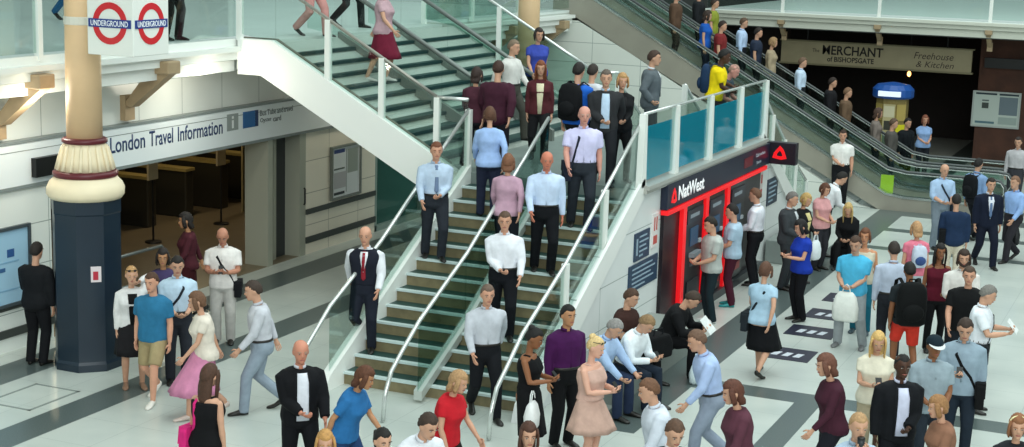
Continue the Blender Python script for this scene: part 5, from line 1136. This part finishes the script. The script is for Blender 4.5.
# ---- right-hand crowd
pf('man in white shirt standing before the escalator side', foot(838, 207), 1.82, -10, group=G_CON, hair=('short', '#3a261c'), top=('short_shirt', '#ece9e6'), legs=('trousers', '#17181c'), arms=('down', 'clasp'), skin=FAIR)
a = pr('man in turquoise t-shirt and grey trousers holding a white bag', 857, 235, 1.78, -25, group=G_CON, hair=('short', '#4a3428'), top=('tshirt', '#4fb4dc'), legs=('chinos', '#9aa1a5'), shoes='#6d6f70', arms=('clasp', 'low'), pose='wide', nod=20)
carrier(a, 'large white carrier bag held by the man in turquoise', 'L', '#dfe2dc', .4, .46, dz=.05)
pr('brown haired woman in sleeveless top behind the turquoise t-shirt', 866, 229, 1.7, -20, group=G_CON, sex='f', hair=('medium', '#6a4029'), top=('tank', '#cfc6b2'), legs=('jeans', '#1f6d83'), shoes='#33464e', arms=('down', 'low'), skin='#cb8f6c', pose='contra')
pr('man in pale blue-grey shirt seen from behind, right of turquoise', 895, 244, 1.76, 175, group=G_CON, hair=('short', '#2e241f'), top=('shirt', '#b7c2d6'), legs=('trousers', '#23262d'), arms=('down', 'down'))
a = pr('person in red shorts with large black rucksack seen from behind', 911, 262, 1.7, 180, group=G_CON, hair=('short', '#171210'), top=('tshirt', '#20262a'), legs=('shorts', '#d0392c'), shoes='#3a2a24', arms=('down', 'strap'), skin=BROWN, pose='walk')
backpack(a, 'large black rucksack on the person in red shorts', '#0b0d0e', 1.35)
a = pr('fair haired woman in bright pink and white top seen from behind', 918, 224, 1.66, 185, group=G_CON, sex='f', hair=('bob', '#b98f66'), top=('blouse', '#df7a8f'), legs=('trousers', '#c9d2dc'), arms=('down', 'down'))
backpack(a, 'white and blue small rucksack on the woman in pink', '#c5cfe0', .8, accent='#3b5285')
pr('long haired woman in maroon top and black leggings facing us', 940, 245, 1.68, 0, group=G_CON, sex='f', hair=('long', '#130e0d'), top=('tank', '#5a1426'), legs=('leggings', '#121316'), arms=('low', 'down'), skin=BROWN)
pr('bearded long haired man in white shirt behind the black t-shirt', 964, 251, 1.78, -10, group=G_CON, build=1.08, hair=('medium', '#33231b'), top=('shirt', '#dedad6'), legs=('trousers', '#22242a'), arms=('low', 'low'), extras=('beard', 'rolled'))
pr('man in plain black t-shirt walking among the right-hand crowd', 970, 265, 1.78, -15, group=G_CON, hair=('short', '#4a382c'), top=('tshirt', '#101113'), legs=('jeans', '#20242b'), arms=('down', 'fwd'), pose='walk', skin=FAIR)
a = pr('grey haired man in white shirt reading a folded newspaper', 984, 286, 1.74, 70, group=G_CON, hair=('short', '#77746f'), top=('short_shirt', '#e2e7ee'), legs=('trousers', '#17191e'), arms=('read', 'read'), nod=24)
paper(a, 'folded newspaper in the hands of the grey haired man', .3, .2); shoulder_bag(a, 'dark shoulder bag of the newspaper reading grey haired man', '#1d1f24', 'R', .3, .26)
a = pr('man in grey-blue long sleeved shirt looking down with phone', 966, 318, 1.82, -15, group=G_CON, build=1.1, hair=('short', '#3b2c24'), top=('shirt', '#8ea1b0'), legs=('jeans', '#202a36'), arms=('down', 'phone'), nod=24, extras=('untucked',))
phone(a, 'phone in the hand of the man in grey-blue shirt', False, 'R'); shoulder_bag(a, 'black bag hanging behind the man in grey-blue shirt', '#0d0e10', 'L', .38, .3)
pr('man wearing dark baseball cap and grey polo shirt', 934, 337, 1.74, 5, group=G_CON, hair=('cap', '#1b1512', '#14242e'), top=('polo', '#93a3ad'), legs=('jeans', '#2a323c'), arms=('low', 'low'), skin=BROWN)
a = pr('blonde woman in cream t-shirt reading her phone', 878, 332, 1.68, -5, group=G_CON, sex='f', hair=('long', '#d3ad6c'), top=('blouse', '#e3dcc8'), legs=('chinos', '#b3a68c'), arms=('phone', 'phone'), nod=20)
phone(a, 'phone held by the blonde woman in cream', True)
pr('man in black jacket and open pale shirt holding a phone low', 902, 356, 1.78, 5, group=G_CON, hair=('buzz', '#0d0a09'), top=('jacket', '#121419'), under='#cfd3ea', legs=('trousers', '#14161c'), arms=('clasp', 'down'), skin=DEEP, extras=('open',), nod=6)
a = pr('fair haired man drinking from dark cup at bottom right', 858, 415, 1.76, 5, group=G_CON, hair=('short', '#b08b63'), top=('shirt', '#a9bcd0'), legs=('trousers', '#22262e'), arms=('mouth', 'mouth'))
cup(a, 'dark takeaway cup held to the mouth of the fair man')
pr('fair haired woman with cream headband at bottom right corner', 1018, 416, 1.66, -10, group=G_CON, sex='f', hair=('bob', '#8a5a3a'), top=('blouse', '#23252b'), legs=('trousers', '#22242a'), extras=('headband',))
pr('person in dark maroon jumper hurrying left behind the black jacket', 838, 352, 1.72, -80, group=G_CON, sex='f', hair=('bob', '#6b4334'), top=('cardigan', '#43202e'), legs=('trousers', '#1b1c24'), pose='walk', arms=('fwd', 'back'), lean=8)
# ---- far right
a = pr('bald man in pale blue shirt with cross-body strap near escalator foot', 944, 165, 1.76, 10, group=G_CON, hair=('bald', '#7c6656'), top=('shirt', '#aac4e4'), legs=('chinos', '#7c8894'), arms=('low', 'low'), nod=12, extras=('rolled',))
shoulder_bag(a, 'dark strapped bag on the bald man in pale blue', '#27303a', 'L')
a = pr('man with black backpack walking away near the escalator foot', 978, 158, 1.76, 130, group=G_CON, hair=('short', '#151110'), top=('shirt', '#7f9cc4'), legs=('trousers', '#1c1e24'), pose='walk')
backpack(a, 'black backpack on the man walking away at far right', '#101216')
pr('man in navy suit and tie walking towards us at right', 991, 177, 1.78, 0, group=G_CON, hair=('short', '#241912'), top=('jacket', '#131a2c'), under='#dfe3ee', tie='#5d7396', legs=('trousers', '#131828'), pose='walk', arms=('down', 'down'))
a = pr('person in navy jacket and light trousers with bag on left side', 957, 196, 1.7, 170, group=G_CON, hair=('short', '#17120f'), top=('jacket', '#1d2f4b'), legs=('chinos', '#cfc6b4'), arms=('down', 'down'))
shoulder_bag(a, 'black bag on the shoulder of the navy jacket person', '#0e1013', 'L', .3, .4, False)
a = pr('man in blue shirt at right edge striding left', 1017, 178, 1.74, -60, hh=1.69, group=G_CON, hair=('short', '#7c5a46'), top=('shirt', '#8fafe0'), legs=('trousers', '#2c2a30'), pose='walk', arms=('fwd', 'back'))
carrier(a, 'dark slim bag carried by the man in blue at right edge', 'R', '#17181d', .3, .4, 'document_bag')
pr('person in grey top at far right edge by the brown wall', 1019, 138, 1.72, -30, group=G_CON, hair=('short', '#2a211d'), top=('shirt', '#b7b4b8'), legs=('trousers', '#3a3a40'))
pr('woman in light blue top standing by the restaurant entrance', 925, 116, 1.66, 0, group=G_CON, sex='f', hair=('bob', '#7a4632'), top=('blouse', '#8ba9d6'), legs=('trousers', '#1d2028'), arms=('low', 'clasp'), skin=FAIR)
pr('person in dark clothes standing beside woman at the restaurant entrance', 907, 119, 1.72, 30, group=G_CON, hair=('short', '#1a1412'), top=('jacket', '#14181d'), legs=('trousers', '#14171c'))
# ---- escalator riders (nearer escalator: y 37.6, farther: y 39.5)
def rider(label, px, y, face=75, h=1.74, **k):
    d = ray(px, 60); x = d.x/d.y*y; st = max(0, esc_z(x)); k_ = int((-6.6-x)/.4); xx = -6.6-.4*k_-.2
    return person(label, (xx, y, max(.02, min(UF, esc_z(-6.6-.4*k_)))), face, h, group=G_ESC, vox=.02, **k)
rider('escalator rider in cobalt blue top, second from the top', 704, 37.6, hair=('bob', '#33241d'), sex='f', top=('blouse', '#1d57b0'), legs=('trousers', '#1d2230'))
rider('escalator rider in brown jacket nearest the top', 672, 37.6, hair=('short', '#6b4c3a'), top=('jacket', '#5a4436'), legs=('trousers', '#2b2825'))
rider('escalator rider in olive green top on the farther escalator', 712, 39.5, hair=('short', '#3a2b22'), top=('tshirt', '#8c9438'), legs=('trousers', '#2b2c28'))
rider('escalator rider in pale blue shirt on the farther escalator near top', 740, 39.5, hair=('short', '#5a4334'), top=('shirt', '#b9d0f0'), legs=('trousers', '#23262d'))
rider('escalator rider in beige cardigan below the pale blue shirt', 775, 39.5, sex='f', hair=('medium', '#9a7a55'), top=('cardigan', '#a8977e'), legs=('trousers', '#2a2826'))
rider('escalator rider in white shirt halfway down farther escalator', 803, 39.5, hair=('short', '#6a5240'), top=('shirt', '#c9dcf2'), legs=('trousers', '#23262d'))
rider('escalator rider in dark jacket below the white shirt', 828, 39.5, hair=('short', '#2a1c16'), top=('jacket', '#1d1c20'), legs=('trousers', '#17181c'))
rider('escalator rider in tan jacket low on the farther escalator', 852, 39.5, hair=('short', '#7a5b44'), top=('jacket', '#6b5543'), legs=('trousers', '#2a2522'))
rider('escalator rider in grey patterned top near escalator foot', 873, 39.5, sex='f', hair=('bob', '#4a342a'), top=('cardigan', '#7d726c'), legs=('trousers', '#22242a'))
rider('escalator rider in dark red top on the nearer escalator', 722, 37.6, hair=('short', '#2a1c16'), top=('tshirt', '#7b2a2c'), legs=('trousers', '#1f2126'))
rider('escalator rider in black coat at top of the farther escalator', 692, 39.5, hair=('short', '#2a1c16'), top=('jacket', '#202226'), legs=('trousers', '#17181c'))
rider('escalator rider in navy top between pale shirt and beige cardigan', 758, 39.5, hair=('short', '#20150f'), top=('tshirt', '#2a3346'), legs=('trousers', '#17181c'))
rider('escalator rider in grey hooded top lowest on farther escalator', 890, 39.5, hair=('short', '#5b4636'), top=('hoodie', '#55524f'), legs=('jeans', '#232c3b'))
bake_people()
